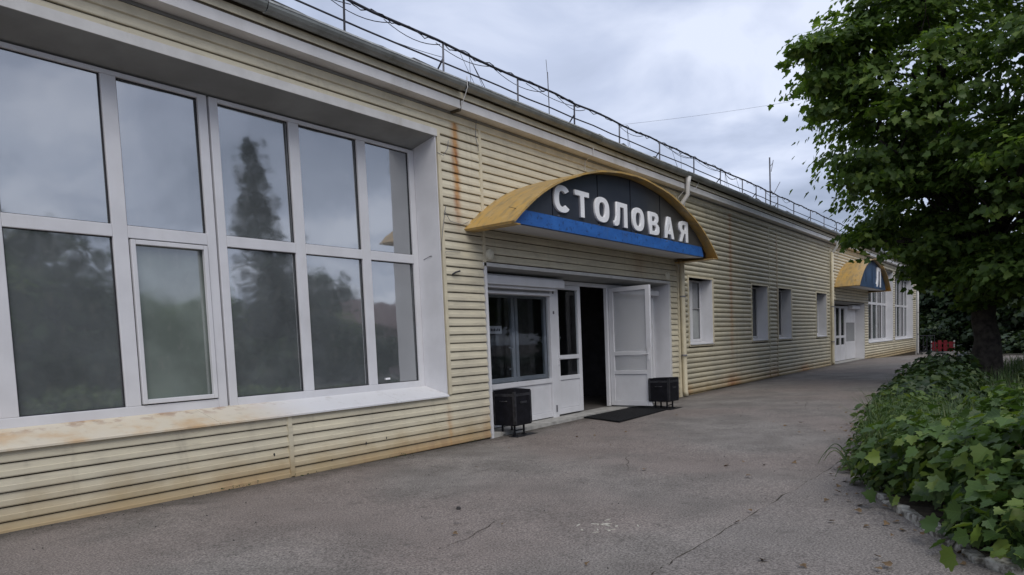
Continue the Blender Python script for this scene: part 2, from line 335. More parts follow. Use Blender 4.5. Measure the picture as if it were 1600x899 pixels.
for (x, y, a, ln) in ((6.3, -3.2, .5, 1.6), (9.5, -2.6, -.25, 1.9), (3.2, -3.4, .15, 1.2), (12.5, -3.3, .3, 2.4), (5.0, -1.6, -.1, 1.3), (7.4, -2.0, 1.3, .8)):
    mb = MB(); m_ = 26; yy = 0
    for k in range(m_ + 1):
        q = ln * k / m_; yy += R_.uniform(-.022, .022); hw = R_.uniform(.001, .0045) * math.sin(math.pi * (k + .3) / (m_ + .6)); px = x + math.cos(a) * q - math.sin(a) * yy; py = y + math.sin(a) * q + math.cos(a) * yy
        mb.v += [(px + math.sin(a) * hw, py - math.cos(a) * hw, gz(px) + .004), (px - math.sin(a) * hw, py + math.cos(a) * hw, gz(px) + .004)]
    mb.f = [(2 * k, 2 * k + 2, 2 * k + 3, 2 * k + 1) for k in range(m_)]; tag(mb.build('asphalt_crack', M['soil']), kind='structure')
# ------------------------------------------------------------------ the building
B = empty('canteen_building', (0, 0, 0), 'long low canteen building clad in rust streaked cream siding with big windows', 'building')
X0, XE, DEPTH = -6.0, 48.5, 11.0
ZT = 4.60
BACK = .012
WIN = dict(x0=-1.98, x1=7.12, z0=.745, z1=4.235)
DOOR = dict(x0=8.07, x1=14.26, z1=2.56)
SMALL = [(15.29, 16.69), (19.52, 20.86), (21.86, 23.18), (26.14, 27.52)]; SZ = (1.22, 2.755)
D2 = dict(x0=28.66, x1=34.0, z1=2.52)
FARW = [(34.85, 40.78), (41.46, 47.2)]; FZ = (.80, 4.235)
openings = [(WIN['x0'], WIN['x1'], WIN['z0'], WIN['z1']), (DOOR['x0'], DOOR['x1'], -1, DOOR['z1'])] + [(a, b) + SZ for a, b in SMALL] + [(D2['x0'], D2['x1'], -1, D2['z1'])] + [(a, b) + FZ for a, b in FARW]
# backing wall pieces behind the boards
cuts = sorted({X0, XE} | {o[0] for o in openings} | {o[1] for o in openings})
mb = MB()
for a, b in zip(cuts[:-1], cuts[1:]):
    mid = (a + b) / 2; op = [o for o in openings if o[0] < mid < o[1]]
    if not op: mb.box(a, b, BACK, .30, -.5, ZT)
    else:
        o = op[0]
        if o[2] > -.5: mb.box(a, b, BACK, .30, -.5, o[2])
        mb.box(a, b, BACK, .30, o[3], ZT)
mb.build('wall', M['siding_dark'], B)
mb = MB(); mb.box(X0, X0 + .3, .30, DEPTH, -.5, ZT).box(XE - .3, XE - .001, .30, DEPTH, -.5, ZT).box(X0 + .3, XE - .3, DEPTH - .3, DEPTH, -.5, ZT)
mb.build('wall', M['siding'], B)
# siding boards: every board its own piece, cut to the length between joints and openings
def board(x0, x1, z0, p, mat, log=False):
    if x1 - x0 < .03: return
    j = R_.uniform(-.0015, .0015); q = R_.uniform(-.002, .002)
    if log: prof = [(BACK, z0 + .002), (-.002 + j, z0 + .006), (-.020 + j, z0 + .026), (-.026 + j, z0 + .056), (-.019 + j, z0 + p - .034), (-.002, z0 + p - .012), (BACK, z0 + p - .006)]
    else: prof = [(BACK, z0 + .013), (-.017 + j, z0 + .013 + q), (-.021 + j, z0 + .022 + q), (-.019 + j, z0 + p * .52), (-.013 + j, z0 + p * .56), (-.002, z0 + p + .001), (BACK, z0 + p + .001)]
    n = max(1, min(9, int((x1 - x0) / .9))); st = [x0 + (x1 - x0) * k / n for k in range(n + 1)]; lap = R_.uniform(.25, .75) if n > 3 else 2
    stations = []
    for k, x in enumerate(st):
        dy = R_.uniform(-.0022, .0022); dz = R_.uniform(-.0016, .0016); q_ = k / n
        if stations and stations[-1][3] < lap <= q_: xl = x0 + (x1 - x0) * lap; stations += [(xl, dy, dz, lap - 1e-4), (xl + .001, dy - .0035, dz, lap)]
        stations.append((x, dy - (.0035 if q_ >= lap else 0), dz, q_))
    mb = MB(); m = len(prof); pr = prof[::-1]
    for (x, dy, dz, _) in stations: mb.v += [(x, y + (dy if y < BACK - .001 else 0), z + dz) for y, z in pr]
    for a in range(len(stations) - 1):
        for k in range(m): mb.f.append((a * m + k, a * m + (k + 1) % m, (a + 1) * m + (k + 1) % m, (a + 1) * m + k))
    mb.f.append(tuple(range(m))[::-1]); mb.f.append(tuple(range((len(stations) - 1) * m, len(stations) * m))); mb.build('siding_board', mat, B)
def run(x0, x1, z0, p, mat, log=False, joints=()):
    zm = z0 + p / 2; segs = [(x0, x1)]
    for o in openings:
        if o[2] - .02 < zm < o[3] + .045:
            ns = []
            for a, b in segs:
                oa, ob = o[0] - .06, o[1] + .075
                if ob <= a or oa >= b: ns.append((a, b))
                else:
                    if a < oa: ns.append((a, oa))
                    if ob < b: ns.append((ob, b))
            segs = ns
    for jx in joints:
        ns = []
        for a, b in segs: ns += [(a, jx - .02), (jx + .02, b)] if a < jx < b else [(a, b)]
        segs = ns
    for a, b in segs: board(a, b, z0, p, mat, log)
P1 = .1178
z = .735 - 6 * P1
while z < 4.47:
    if z < .74: run(X0, 8.01, z, P1, M['siding'], joints=(1.05, 4.565))
    else: run(X0, 8.02, z, P1, M['siding'])
    if z > 2.56: run(8.06, 14.68, z, P1, M['siding'])
    else: run(14.26, 14.68, z, P1, M['siding'])
    z += P1
P2 = .1178
z = -.03; far = MB()
while z < 4.5:
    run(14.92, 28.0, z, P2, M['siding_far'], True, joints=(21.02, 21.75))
    zm = z + P2 / 2
    for (a, b, ok) in ((28.2, 28.60, True), (28.6, 34.06, zm > D2['z1'] + .06), (34.06, 34.79, True), (34.79, 40.84, zm < FZ[0] or zm > FZ[1] + .05), (40.84, 41.40, True), (41.40, 47.26, zm < FZ[0] or zm > FZ[1] + .05), (47.26, XE, True)):
        if ok: far.prism_x(a, b, [(BACK, z + .005), (-.002, z + .008), (-.020, z + .03), (-.025, z + .06), (-.016, z + P2 - .03), (-.002, z + P2 - .012), (BACK, z + P2 - .008)][::-1])
    z += P2
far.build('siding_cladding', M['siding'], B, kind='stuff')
for (jx, z0, z1, mt) in ((4.565, .06, .73, 'siding'), (1.05, .06, .73, 'siding'), (8.04, 2.56, 4.50, 'trim_pale'), (21.02, .1, 4.5, 'siding_far'), (21.75, .1, 4.5, 'siding_far')):
    MB().box(jx - .026, jx + .026, -.028, BACK, z0, z1).build('joint_strip', M[mt], B)
MB().box(14.70, 14.90, -.022, BACK, .05, 4.5).build('joint_strip', M['trim_pale'], B)
MB().box(28.02, 28.18, -.022, BACK, .1, 4.5).build('joint_strip', M['trim_pale'], B)
MB().box(7.145, 7.20, -.024, BACK, .745, 4.33).build('window_trim', M['trim_pale'], B)
MB().box(WIN['x0'] - .06, 7.143, -.026, BACK, 4.2355, 4.33).build('window_trim', M['trim'], B)
MB().box(WIN['x0'] - .06, WIN['x0'] - .002, -.026, BACK, .745, 4.233).build('window_trim', M['trim'], B)
bevelled(MB().box(8.0, 14.30, -.028, BACK, 2.56, 2.615).build('door_trim', M['trim'], B))
MB().box(8.022, 8.068, -.03, BACK, .02, 2.558).build('door_trim', M['pvc'], B)
MB().box(14.262, 14.30, -.03, BACK, .05, 2.558).build('door_trim', M['trim'], B)
MB().box(XE - .08, XE + .02, -.03, BACK, -.3, 4.5).build('corner_trim', M['trim'], B)
# cornice, frieze, gutter and roof
MB().prism_x(X0 - .1, XE + .1, [(BACK, 4.48), (-.03, 4.50), (-.03, 4.585), (BACK, 4.59)][::-1]).build('frieze', M['trim_pale'], B)
for a, b in ((X0 - .1, 7.44), (7.47, 19.0), (19.005, 34.0), (34.005, XE + .1)):
    MB().box(a, b, -.20, .05, 4.627, 4.738).build('cornice', M['cornice'], B)
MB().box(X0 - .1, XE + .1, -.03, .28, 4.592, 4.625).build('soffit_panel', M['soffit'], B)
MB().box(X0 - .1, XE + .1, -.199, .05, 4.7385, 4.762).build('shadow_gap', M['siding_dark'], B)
MB().box(X0 - .1, XE + .1, -.212, .05, 4.762, 4.842).build('fascia_board', M['trim_pale'], B)
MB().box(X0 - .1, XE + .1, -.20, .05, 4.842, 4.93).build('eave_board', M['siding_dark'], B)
def gutter(x0, x1, dz):
    MB().box(x0, x1, -.363, -.352, 4.932 + dz, 4.950 + dz).build('gutter_lip', M['iron_lip'], B)
    prof = []
    for k in range(9):
        a = math.pi * (1 + k / 8); prof.append((-.28 + .078 * math.cos(a), 4.938 + dz + .092 * math.sin(a)))
    inner = [(y * .0 + (-.28 + (y + .28) * .93), 4.938 + dz + (z - 4.938 - dz) * .93) for y, z in prof][::-1]
    MB().prism_x(x0, x1, prof + inner).build('gutter', M['gutter'], B, smooth=False)
for i, (a, b) in enumerate(((X0 - .1, 1.2), (1.21, 4.4), (4.41, 7.42), (7.47, 11.0), (11.01, 14.6), (14.61, 18.4), (18.41, 22.2), (22.21, 28.0), (28.01, 36), (36.01, XE + .1))): gutter(a, b, (0, .004, -.006, .003, -.004, .006, -.003, .002, 0, 0)[i])
mb = MB(); segs = 140; prev = None
for i in range(segs + 1):                                # wavy torn edge of the roofing felt
    x = X0 - .15 + (XE - X0 + .3) * i / segs; e1 = R_.uniform(-.012, .02); e0 = R_.uniform(-.012, .008)
    b = len(mb.v); mb.v += [(x, -.285 + e0, 4.972 + e1), (x, -.285 + e0, 4.946 + e1 * .5), (x, .12, 5.01 + e1), (x, 5.5, 5.50), (x, DEPTH + .2, 4.95)]
    if i: 
        for k, l in ((1, 0), (0, 2), (2, 3), (3, 4)): mb.f.append((b - 5 + k, b + k, b + l, b - 5 + l))
mb.build('roof', M['roof'], B)
mb = MB()
for i in range(110):                                      # loose flaps and lumps of old felt along the eave
    x = R_.uniform(0, 30); l = R_.uniform(.15, .8); h = R_.uniform(.012, .055); y = R_.uniform(-.30, -.1)
    mb.add([(x, y, 4.955), (x + l, y, 4.98), (x + l, y + .15, 5.0), (x, y + .15, 5.0), (x + l * .2, y + .03, 4.99 + h), (x + l * .8, y + .03, 4.985 + h * .7), (x + l * .8, y + .12, 4.99 + h), (x + l * .2, y + .12, 4.99 + h)],
           [(0, 1, 5, 4), (1, 2, 6, 5), (2, 3, 7, 6), (3, 0, 4, 7), (4, 5, 6, 7)])
mb.build('roof_felt', M['roof'], B, kind='stuff')
# reveals and soffits of openings
def reveal(x0, x1, z0, z1, dep, mat, matS, zin=None, bottom=True, right_lab=None):
    zin = z1 if zin is None else zin
    MB().prism_y([(x0 - .001, z0), (x0 - .001, z1), (x0 + .014, z1), (x0 + .014, z0)], -.012, dep).build('reveal', mat, B)
    MB().prism_y([(x1 - .014, z0), (x1 - .014, z1), (x1 + .001, z1), (x1 + .001, z0)], -.013, dep).build('reveal', mat, B)
    MB().prism_x(x0 + .0145, x1 - .0145, [(-.014, z1), (dep, zin), (dep, zin + .016), (.01, z1 + .016), (-.014, z1 + .001)]).build('reveal_soffit', matS, B)
WD = .40
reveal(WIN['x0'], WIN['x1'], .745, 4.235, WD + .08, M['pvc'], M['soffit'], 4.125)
# --- large window
def window_unit(x0, x1, z0, z1, y, mull, rail, frame_w, panes, sash=None, fm='pvc', rail_w=.118, name='window', depth=.07):
    """mull: centre x of mullions; rail: z of rail top (None: no rail); panes: material names by (column,row)"""
    mb = MB(); fw_ = frame_w
    xsL = [x0 + fw_] + [m + .07 for m in mull]; xsR = [m - .07 for m in mull] + [x1 - fw_]
    mb.box(x0, x0 + fw_, y, y + depth, z0, z1).box(x1 - fw_, x1, y, y + depth, z0, z1)
    for m in mull: mb.box(m - .07, m + .07, y + .002, y + depth, z0 + fw_, z1 - .045)
    mb.box(x0 + fw_, x1 - fw_, y, y + depth, z0, z0 + fw_).box(x0 + fw_, x1 - fw_, y, y + depth, z1 - .045, z1)
    if rail:
        for a, b in zip(xsL, xsR): mb.box(a, b, y + .001, y + depth, rail - rail_w, rail)
    fr = bevelled(mb.build(name, M[fm], B), .006, 2)
    rows = [(z0 + fw_, rail - rail_w), (rail, z1 - .045)] if rail else [(z0 + fw_, z1 - .045)]
    for ci, (a, b) in enumerate(zip(xsL, xsR)):
        for ri, (za, zb) in enumerate(rows):
            mt = panes.get((ci, ri), 'pane')
            tl = R_.uniform(-.007, .007); tz = R_.uniform(-.007, .007); yy = y + depth * .62
            p = MB(); p.add([(a - .01, yy + tl, za - .01), (b + .01, yy - tl, za - .01), (b + .01, yy - tl + tz, zb + .01), (a - .01, yy + tl + tz, zb + .01), (a - .01, yy + tl + .012, za - .01), (b + .01, yy - tl + .012, za - .01), (b + .01, yy - tl + tz + .012, zb + .01), (a - .01, yy + tl + tz + .012, zb + .01)],
                            [(0, 1, 2, 3), (7, 6, 5, 4), (0, 4, 5, 1), (1, 5, 6, 2), (2, 6, 7, 3), (3, 7, 4, 0)])
            p.build('pane', M[mt], fr)
            g = MB(); s_ = .012                            # dark rubber gasket
            g.box(a, a + s_, yy - .014, yy - .008, za, zb).box(b - s_, b, yy - .014, yy - .008, za, zb).box(a + s_, b - s_, yy - .014, yy - .008, za, za + s_ * .7).box(a + s_, b - s_, yy - .014, yy - .008, zb - s_ * .7, zb)
            g.build('gasket', M['cable'], fr)
            if sash and sash == (ci, ri):
                q = MB(); k = .044; y0 = y - .018; y1 = yy - .016
                q.box(a + .012, a + .012 + k, y0, y1, za + .012, zb - .012).box(b - .012 - k, b - .012, y0, y1, za + .012, zb - .012)
                q.box(a + .012 + k, b - .012 - k, y0, y1, za + .012, za + .012 + k).box(a + .012 + k, b - .012 - k, y0, y1, zb - .012 - k, zb - .012)
                bevelled(q.build('sash', M[fm], fr), .005, 2)
    return fr
ZB = .855
window_unit(WIN['x0'] + .016, 1.015, ZB, 4.12, WD, [-.95, .07], 2.69, .085, {})
window_unit(1.03, 4.105, ZB, 4.12, WD, [2.11, 3.135], 2.69, .10, {(2, 0): 'pane_opal'}, sash=(2, 0))
window_unit(4.13, 7.105, ZB, 4.12, WD, [5.165, 6.17], 2.69, .095, {})
def sill(x0, x1, mat):
    MB().prism_x(x0, x1, [(-.055, .722), (-.055, .740), (-.045, .748), (WD + .02, .874), (WD + .02, .86), (-.035, .728)]).build('window_sill', mat, B)
for a, b in ((WIN['x0'] + .015, .6), (.603, 3.74), (3.744, 6.2), (6.204, 7.105)): sill(a, b, M['sill'])
MB().box(5.45 + .95, 5.45 + 1.03, WD + .028, WD + .034, 1.0, 1.025).build('window_sticker', M['letter'], B)
# --- four small windows
for i, (a, b) in enumerate(SMALL):
    reveal(a, b, SZ[0], SZ[1], .36, M['pvc'], M['trim'])
    window_unit(a + .016, b - .016, SZ[0] + .06, SZ[1] - .002, .27, [(a + b) / 2 + .1], 2.08 if i == 0 else None, .07, {(0, 0): 'pane_white', (1, 0): 'pane_white'} if i == 0 else {(0, 0): 'pane_dark', (1, 0): 'pane_dark'}, rail_w=.012, depth=.05)
    MB().prism_x(a + .0145, b - .0145, [(-.05, SZ[0] - .005), (-.05, SZ[0] + .012), (.27, SZ[0] + .06), (.27, SZ[0] + .045)]).build('window_sill', M['pvc'], B)
    mb = MB(); mb.box(a - .05, a - .002, -.028, BACK, SZ[0] - .02, SZ[1] + .045).box(b + .002, b + .06, -.028, BACK, SZ[0] - .02, SZ[1] + .045).box(a - .002, b + .002, -.027, BACK, SZ[1] + .002, SZ[1] + .045).box(a - .002, b + .002, -.026, BACK, SZ[0] - .045, SZ[0] - .006)
    mb.build('window_trim', M['trim_pale'], B)
# --- entrance bay
DY = .35
reveal(DOOR['x0'], DOOR['x1'], .05, DOOR['z1'], DY + .1, M['pvc'], M['soffit'], 2.50)
MB().box(DOOR['x0'], DOOR['x1'], -.02, 3.2, -.3, .085).build('threshold', M['concrete'], B)
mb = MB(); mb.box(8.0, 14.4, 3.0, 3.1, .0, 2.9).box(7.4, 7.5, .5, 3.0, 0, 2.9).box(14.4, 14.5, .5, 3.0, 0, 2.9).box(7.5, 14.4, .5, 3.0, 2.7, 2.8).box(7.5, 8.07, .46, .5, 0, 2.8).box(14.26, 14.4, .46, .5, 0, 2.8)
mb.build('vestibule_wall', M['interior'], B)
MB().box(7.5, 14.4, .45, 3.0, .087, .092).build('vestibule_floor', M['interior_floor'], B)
# fixed left light
mb = MB(); fz = .10
mb.box(8.086, 8.15, DY, DY + .07, fz, 2.49).box(10.19, 10.37, DY - .02, DY + .07, fz - .04, 2.49).box(8.15, 10.19, DY, DY + .07, fz, fz + .09).box(8.15, 10.19, DY - .004, DY + .07, .70, .78).box(8.15, 10.19, DY, DY + .07, 2.20, 2.49)
side = bevelled(mb.build('side_light', M['pvc'], B), .006)
bevelled(MB().box(8.15, 10.19, DY + .02, DY + .05, fz + .09, .70).build('panel', M['pvc'], side), .01)
MB().box(8.15, 10.19, DY + .03, DY + .04, .78, 2.20).build('pane', M['glass'], side)
mb = MB(); mb.prism_x(8.088, 10.41, [(DY - .20, 2.33), (DY - .20, 2.46), (DY - .16, 2.492), (DY - .01, 2.492), (DY - .01, 2.33)]).box(8.09, 10.19, DY - .06, DY - .01, 2.205, 2.25).box(8.09, 10.19, DY - .15, DY - .01, 2.285, 2.33)
bevelled(mb.build('shutter_box', M['pvc'], side), .01, 2)
for (a_, b_) in ((.18, .30), (1.9, 1.95), (2.25, 2.30)): MB().box(10.27, 10.29, DY - .04, DY - .02, a_, b_).build('lock', M['iron_pale'], side)
# closed leaf
def leaf(width, z0, z1, rails, mat_glass):
    """leaf in local coordinates: hinge at x=0, leaf to +x, outside face at y=0; returns meshes"""
    mb = MB(); s_ = .095; r1, r2 = rails
    mb.box(0, s_, 0, .06, z0, z1).box(width - s_, width, 0, .06, z0, z1).box(s_, width - s_, 0, .06, z0, z0 + .1).box(s_, width - s_, 0, .06, z1 - .08, z1)
    mb.box(s_, width - s_, .001, .06, r1 - .075, r1).box(s_, width - s_, .001, .06, r2 - .075, r2)
    return mb
def add_leaf(loc, rz, width, z0, z1, rails, handle_x, nm='door', gl='glass'):
    mb = leaf(width, z0, z1, rails, 'glass'); me = mb.mesh(nm, M['pvc']); o = link(nm, me, B); o.location = loc; o.rotation_euler = (0, 0, rz); bevelled(o, .006)
    r1, r2 = rails
    MB().box(.095, width - .095, .028, .036, r1, z1 - .08).build('pane', M[gl], o); MB().box(.095, width - .095, .028, .036, r2, r1 - .075).build('pane', M[gl], o)
    bevelled(MB().box(.095, width - .095, .018, .042, z0 + .1, r2 - .075).build('panel', M['pvc'], o), .012)
    h = MB(); 
    for yy in (-.012, .06): h.box(handle_x - .018, handle_x + .018, yy, yy + .012, 1.0, 1.22)
    h.tube([(handle_x, -.012, 1.12), (handle_x, -.05, 1.12), (handle_x - .11 * (1 if handle_x > width / 2 else -1), -.055, 1.12)], .011, 6)
    h.tube([(handle_x, .072, 1.12), (handle_x, .11, 1.12), (handle_x - .11 * (1 if handle_x > width / 2 else -1), .115, 1.12)], .011, 6)
    h.build('handle', M['pvc'], o); return o
add_leaf((10.385, DY, 0), 0, .835, .115, 2.42, (1.17, .80), .05)
bevelled(MB().box(10.372, 14.245, DY - .004, DY + .07, 2.425, 2.495).build('door_head', M['pvc'], B), .005)
op = add_leaf((12.245, DY - .01, 0), math.radians(-92), .90, .115, 2.42, (1.17, .80), .85, gl='hazy')
MB().box(.02, .20, .061, .10, 2.33, 2.385).build('door_closer', M['iron_pale'], op)
MB().box(.845, .895, .062, .068, .62, 1.40).build('lock_plate', M['iron_pale'], op)
# right bay with its shutter lowered
mb = MB(); mb.box(12.19, 12.29, DY, DY + .07, fz, 2.424).box(14.16, 14.244, DY, DY + .07, fz, 2.424).box(12.29, 14.16, DY, DY + .07, fz, fz + .09).box(12.29, 14.16, DY, DY + .07, .70, .78)
sl = bevelled(mb.build('side_light', M['pvc'], B), .006)
bevelled(MB().box(12.29, 14.16, DY + .02, DY + .05, fz + .09, .70).build('panel', M['pvc'], sl), .01)
bevelled(MB().prism_x(12.30, 14.10, [(DY - .20, 2.31), (DY - .20, 2.41), (DY - .16, 2.424), (DY - .01, 2.424), (DY - .01, 2.31)]).build('shutter_box', M['pvc'], sl), .01)
mb = MB(); zz = .13
while zz < 2.31:
    mb.prism_x(12.36, 13.98, [(DY - .05, zz + .002), (DY - .062, zz + .012), (DY - .064, zz + .024), (DY - .05, zz + .038)]); zz += .0392
mb.build('shutter_slat', M['shutter'], sl, kind='stuff')
mb = MB(); mb.box(12.30, 12.36, DY - .09, DY - .01, .1, 2.31).box(13.98, 14.04, DY - .09, DY - .01, .1, 2.31)
bevelled(mb.build('shutter_guide', M['pvc'], sl), .006)
# inner doors seen through the glass
IY = 1.25; mb = MB()
for x in (8.15, 9.16, 9.27, 10.28, 10.39, 11.30): mb.box(x, x + .08, IY, IY + .06, .092, 2.7)
mb.box(8.23, 11.3, IY + .002, IY + .058, .092, .30).box(8.23, 11.3, IY + .002, IY + .058, .72, .80).box(8.23, 11.3, IY + .002, IY + .058, 2.25, 2.33)
inn = bevelled(mb.build('inner_door', M['inner_frame'], B), .006)
MB().box(8.23, 11.3, IY + .025, IY + .033, .80, 2.25).build('pane', M['glass'], inn)
bevelled(MB().box(8.23, 11.3, IY + .015, IY + .04, .30, .72).build('panel', M['inner_frame'], inn), .008)
sp = bevelled(MB().box(9.62, 9.98, IY + .002, IY + .012, 1.60, 1.74).build('sign_plate', M['shutter'], inn), .004)
mb = MB()
for k in range(6): mb.box(9.665 + k * .046, 9.665 + k * .046 + .03, IY - .001, IY + .002, 1.645, 1.645 + (.05, .04, .05, .035, .05, .045)[k])
mb.build('plate_print', M['plastic_black'], sp)
MB().tube([(10.17, IY, .95), (10.17, IY - .07, .98), (10.17, IY - .08, 1.15), (10.17, IY - .07, 1.32), (10.17, IY, 1.35)], .014, 6).build('handle', M['inner_frame'], inn)
# wall lamp covers
for (x, zc) in ((8.145, 2.73), (14.16, 2.715)):
    mb = MB(); n = 20
    for r, y in ((.088, -.02), (.088, -.04), (.07, -.06), (.03, -.068)):
        mb.v += [(x + r * math.cos(2 * math.pi * k / n), y, zc + r * math.sin(2 * math.pi * k / n)) for k in range(n)]
    for i in range(3):
        for k in range(n): mb.f.append((i * n + k, i * n + (k + 1) % n, (i + 1) * n + (k + 1) % n, (i + 1) * n + k))
    mb.f.append(tuple(range(3 * n, 4 * n))); mb.build('wall_lamp', M['lamp_disc'], B, smooth=True)
# downpipes
def downpipe(x, zb, r=.055, mat='trim', funnel=True):
    if funnel: MB().tube([(x, -.285, 4.87), (x, -.28, 4.74), (x, -.27, 4.50), (x, -.11, 4.30), (x, -.09, 4.22)], [.072, .05, .047, .047, .047], 10).build('pipe_elbow', M['trim'], B, smooth=True)
    o = MB().tube([(x, -.09, 4.30), (x + .02, -.085, 2.2), (x + .06, -.08, zb + .12), (x + .07, -.10, zb + .02)], r, 10).build('downpipe', M[mat], B, smooth=True)
    for zc in (1.0, 2.3, 3.6):
        MB().tube([(x + .02, -.09, zc - .015), (x + .02, -.09, zc + .015)], r + .009, 10).box(x + .01, x + .03, -.09 + r, .0, zc - .01, zc + .01).build('bracket', M['iron_pale'], o)
downpipe(14.78, gz(14.8), mat='trim_pale'); downpipe(28.08, gz(28), mat='trim_pale'); downpipe(XE + .1, gz(48.5))
# rusty gutter leak and its bits
MB().tube([(7.42, -.36, 5.0), (7.42, -.365, 4.86), (7.42, -.30, 4.74), (7.42, -.215, 4.62)], .006, 6).build('drain_wire', M['trim'], B)
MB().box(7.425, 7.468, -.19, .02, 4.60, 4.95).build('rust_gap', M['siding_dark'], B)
# little holes, clips and cables on the cladding
for pts in ([(7.13, -.02, 4.02), (7.22, -.05, 3.99), (7.32, -.04, 4.10), (7.36, -.03, 4.22)], [(7.10, .30, 2.62), (7.12, -.02, 2.72), (7.16, -.03, 3.0), (7.22, -.05, 3.32)], [(7.08, .2, 2.64), (7.2, -.04, 2.70), (7.5, -.03, 2.72)], [(7.2, -.04, 3.25), (7.3, -.05, 3.12), (7.55, -.05, 3.10), (7.7, -.04, 3.16)], [(7.95, -.05, 4.62), (7.93, -.04, 4.4), (7.99, -.035, 4.2)], [(14.9, -.28, 4.98), (14.86, -.25, 4.7), (14.75, -.06, 4.45)], [(15.5, -.29, 4.98), (15.35, -.22, 4.72), (15.15, -.05, 4.5), (15.1, -.04, 4.3)]):
    MB().tube(pts, .004 if pts[0][0] < 14 else .010, 5).build('cable', M['iron_pale'] if pts[0][0] < 14 else M['trim'], B)
MB().tube([(7.32, -.02, 2.40), (7.36, -.05, 2.43), (7.44, -.06, 2.45)], .012, 5).build('clip', M['iron'], B)
MB().tube([(10.9, -.22, 4.76), (10.9, -.23, 4.66), (10.9, -.05, 4.55), (10.9, -.04, 4.40)], .007, 5).build('clip', M['trim'], B)
for (x, zc, r) in ((5.62, .28, .016), (5.95, .30, .013), (5.1, .16, .012), (4.35, .33, .014), (19.35, 2.85, .035)):
    n = 8; mb = MB(); mb.v += [(x + r * .6 * math.cos(2 * math.pi * k / n), -.0225, zc + r * 1.3 * math.sin(2 * math.pi * k / n)) for k in range(n)] + [(x + r * .5 * math.cos(2 * math.pi * k / n), -.012, zc + r * math.sin(2 * math.pi * k / n)) for k in range(n)]
    mb.f.append(tuple(range(n))); 
    for k in range(n): mb.f.append((k, (k + 1) % n, n + (k + 1) % n, n + k))
    mb.build('nail_hole', M['cable'], B)
# --- far entrance
reveal(D2['x0'], D2['x1'], .14, D2['z1'], .40, M['pvc'], M['soffit'], 2.46)
MB().box(D2['x0'], D2['x1'], -.02, .5, -.3, .15).build('threshold', M['concrete'], B)
MB().box(28.0, 34.6, 1.4, 1.5, 0, 2.9).build('vestibule_wall', M['interior'], B)
def far_leaf(x0, x1):
    mb = MB(); k = .09
    mb.box(x0, x0 + k, DY, DY + .06, .17, 2.40).box(x1 - k, x1, DY, DY + .06, .17, 2.40).box(x0 + k, x1 - k, DY, DY + .06, .17, .82).box(x0 + k, x1 - k, DY, DY + .06, 1.10, 1.20).box(x0 + k, x1 - k, DY, DY + .06, 2.32, 2.40)
    o = bevelled(mb.build('door', M['pvc'], B), .006)
    MB().box(x0 + k, x1 - k, DY + .03, DY + .04, .82, 1.10).build('pane', M['pane_dark'], o); MB().box(x0 + k, x1 - k, DY + .03, DY + .04, 1.20, 2.32).build('pane', M['pane_dark'], o)
    return o
far_leaf(28.70, 29.53); far_leaf(29.56, 30.38); far_leaf(30.41, 31.22); far_leaf(31.25, 32.06)
mb = MB(); mb.box(32.10, 32.22, DY, DY + .07, .17, 2.42).box(33.86, 33.98, DY, DY + .07, .17, 2.42).box(32.22, 33.86, DY, DY + .06, .17, .92)
o = bevelled(mb.build('side_light', M['pvc'], B), .006); MB().box(32.22, 33.86, DY + .02, DY + .03, .92, 1.72).build('pane', M['pane'], o); MB().box(32.22, 33.86, DY - .01, DY + .03, 1.725, 2.42).build('shutter', M['shutter'], o)
bevelled(MB().box(32.5, 34.0 - .016, DY - .2, DY - .02, 2.30, 2.45).build('shutter_box', M['pvc'], B), .01)
# --- far tall windows
for (a, b) in FARW:
    reveal(a, b, FZ[0], FZ[1], .36, M['pvc'], M['soffit'], 4.12)
    n = 5; mull = [a + (b - a) * k / n for k in range(1, n)]
    window_unit(a + .016, b - .016, FZ[0] + .06, 4.115, .28, mull, 2.69, .09, {(k, r): 'pane_dark' if k in (1, 3) else 'pane' for k in range(n) for r in (0, 1)})
    MB().prism_x(a + .015, b - .015, [(-.05, FZ[0] - .015), (-.05, FZ[0] + .01), (.28, FZ[0] + .065), (.28, FZ[0] + .05)]).build('window_sill', M['pvc'], B)
    MB().box(b + .002, b + .06, -.03, BACK, FZ[0] - .02, FZ[1] + .05).build('window_trim', M['trim'], B)
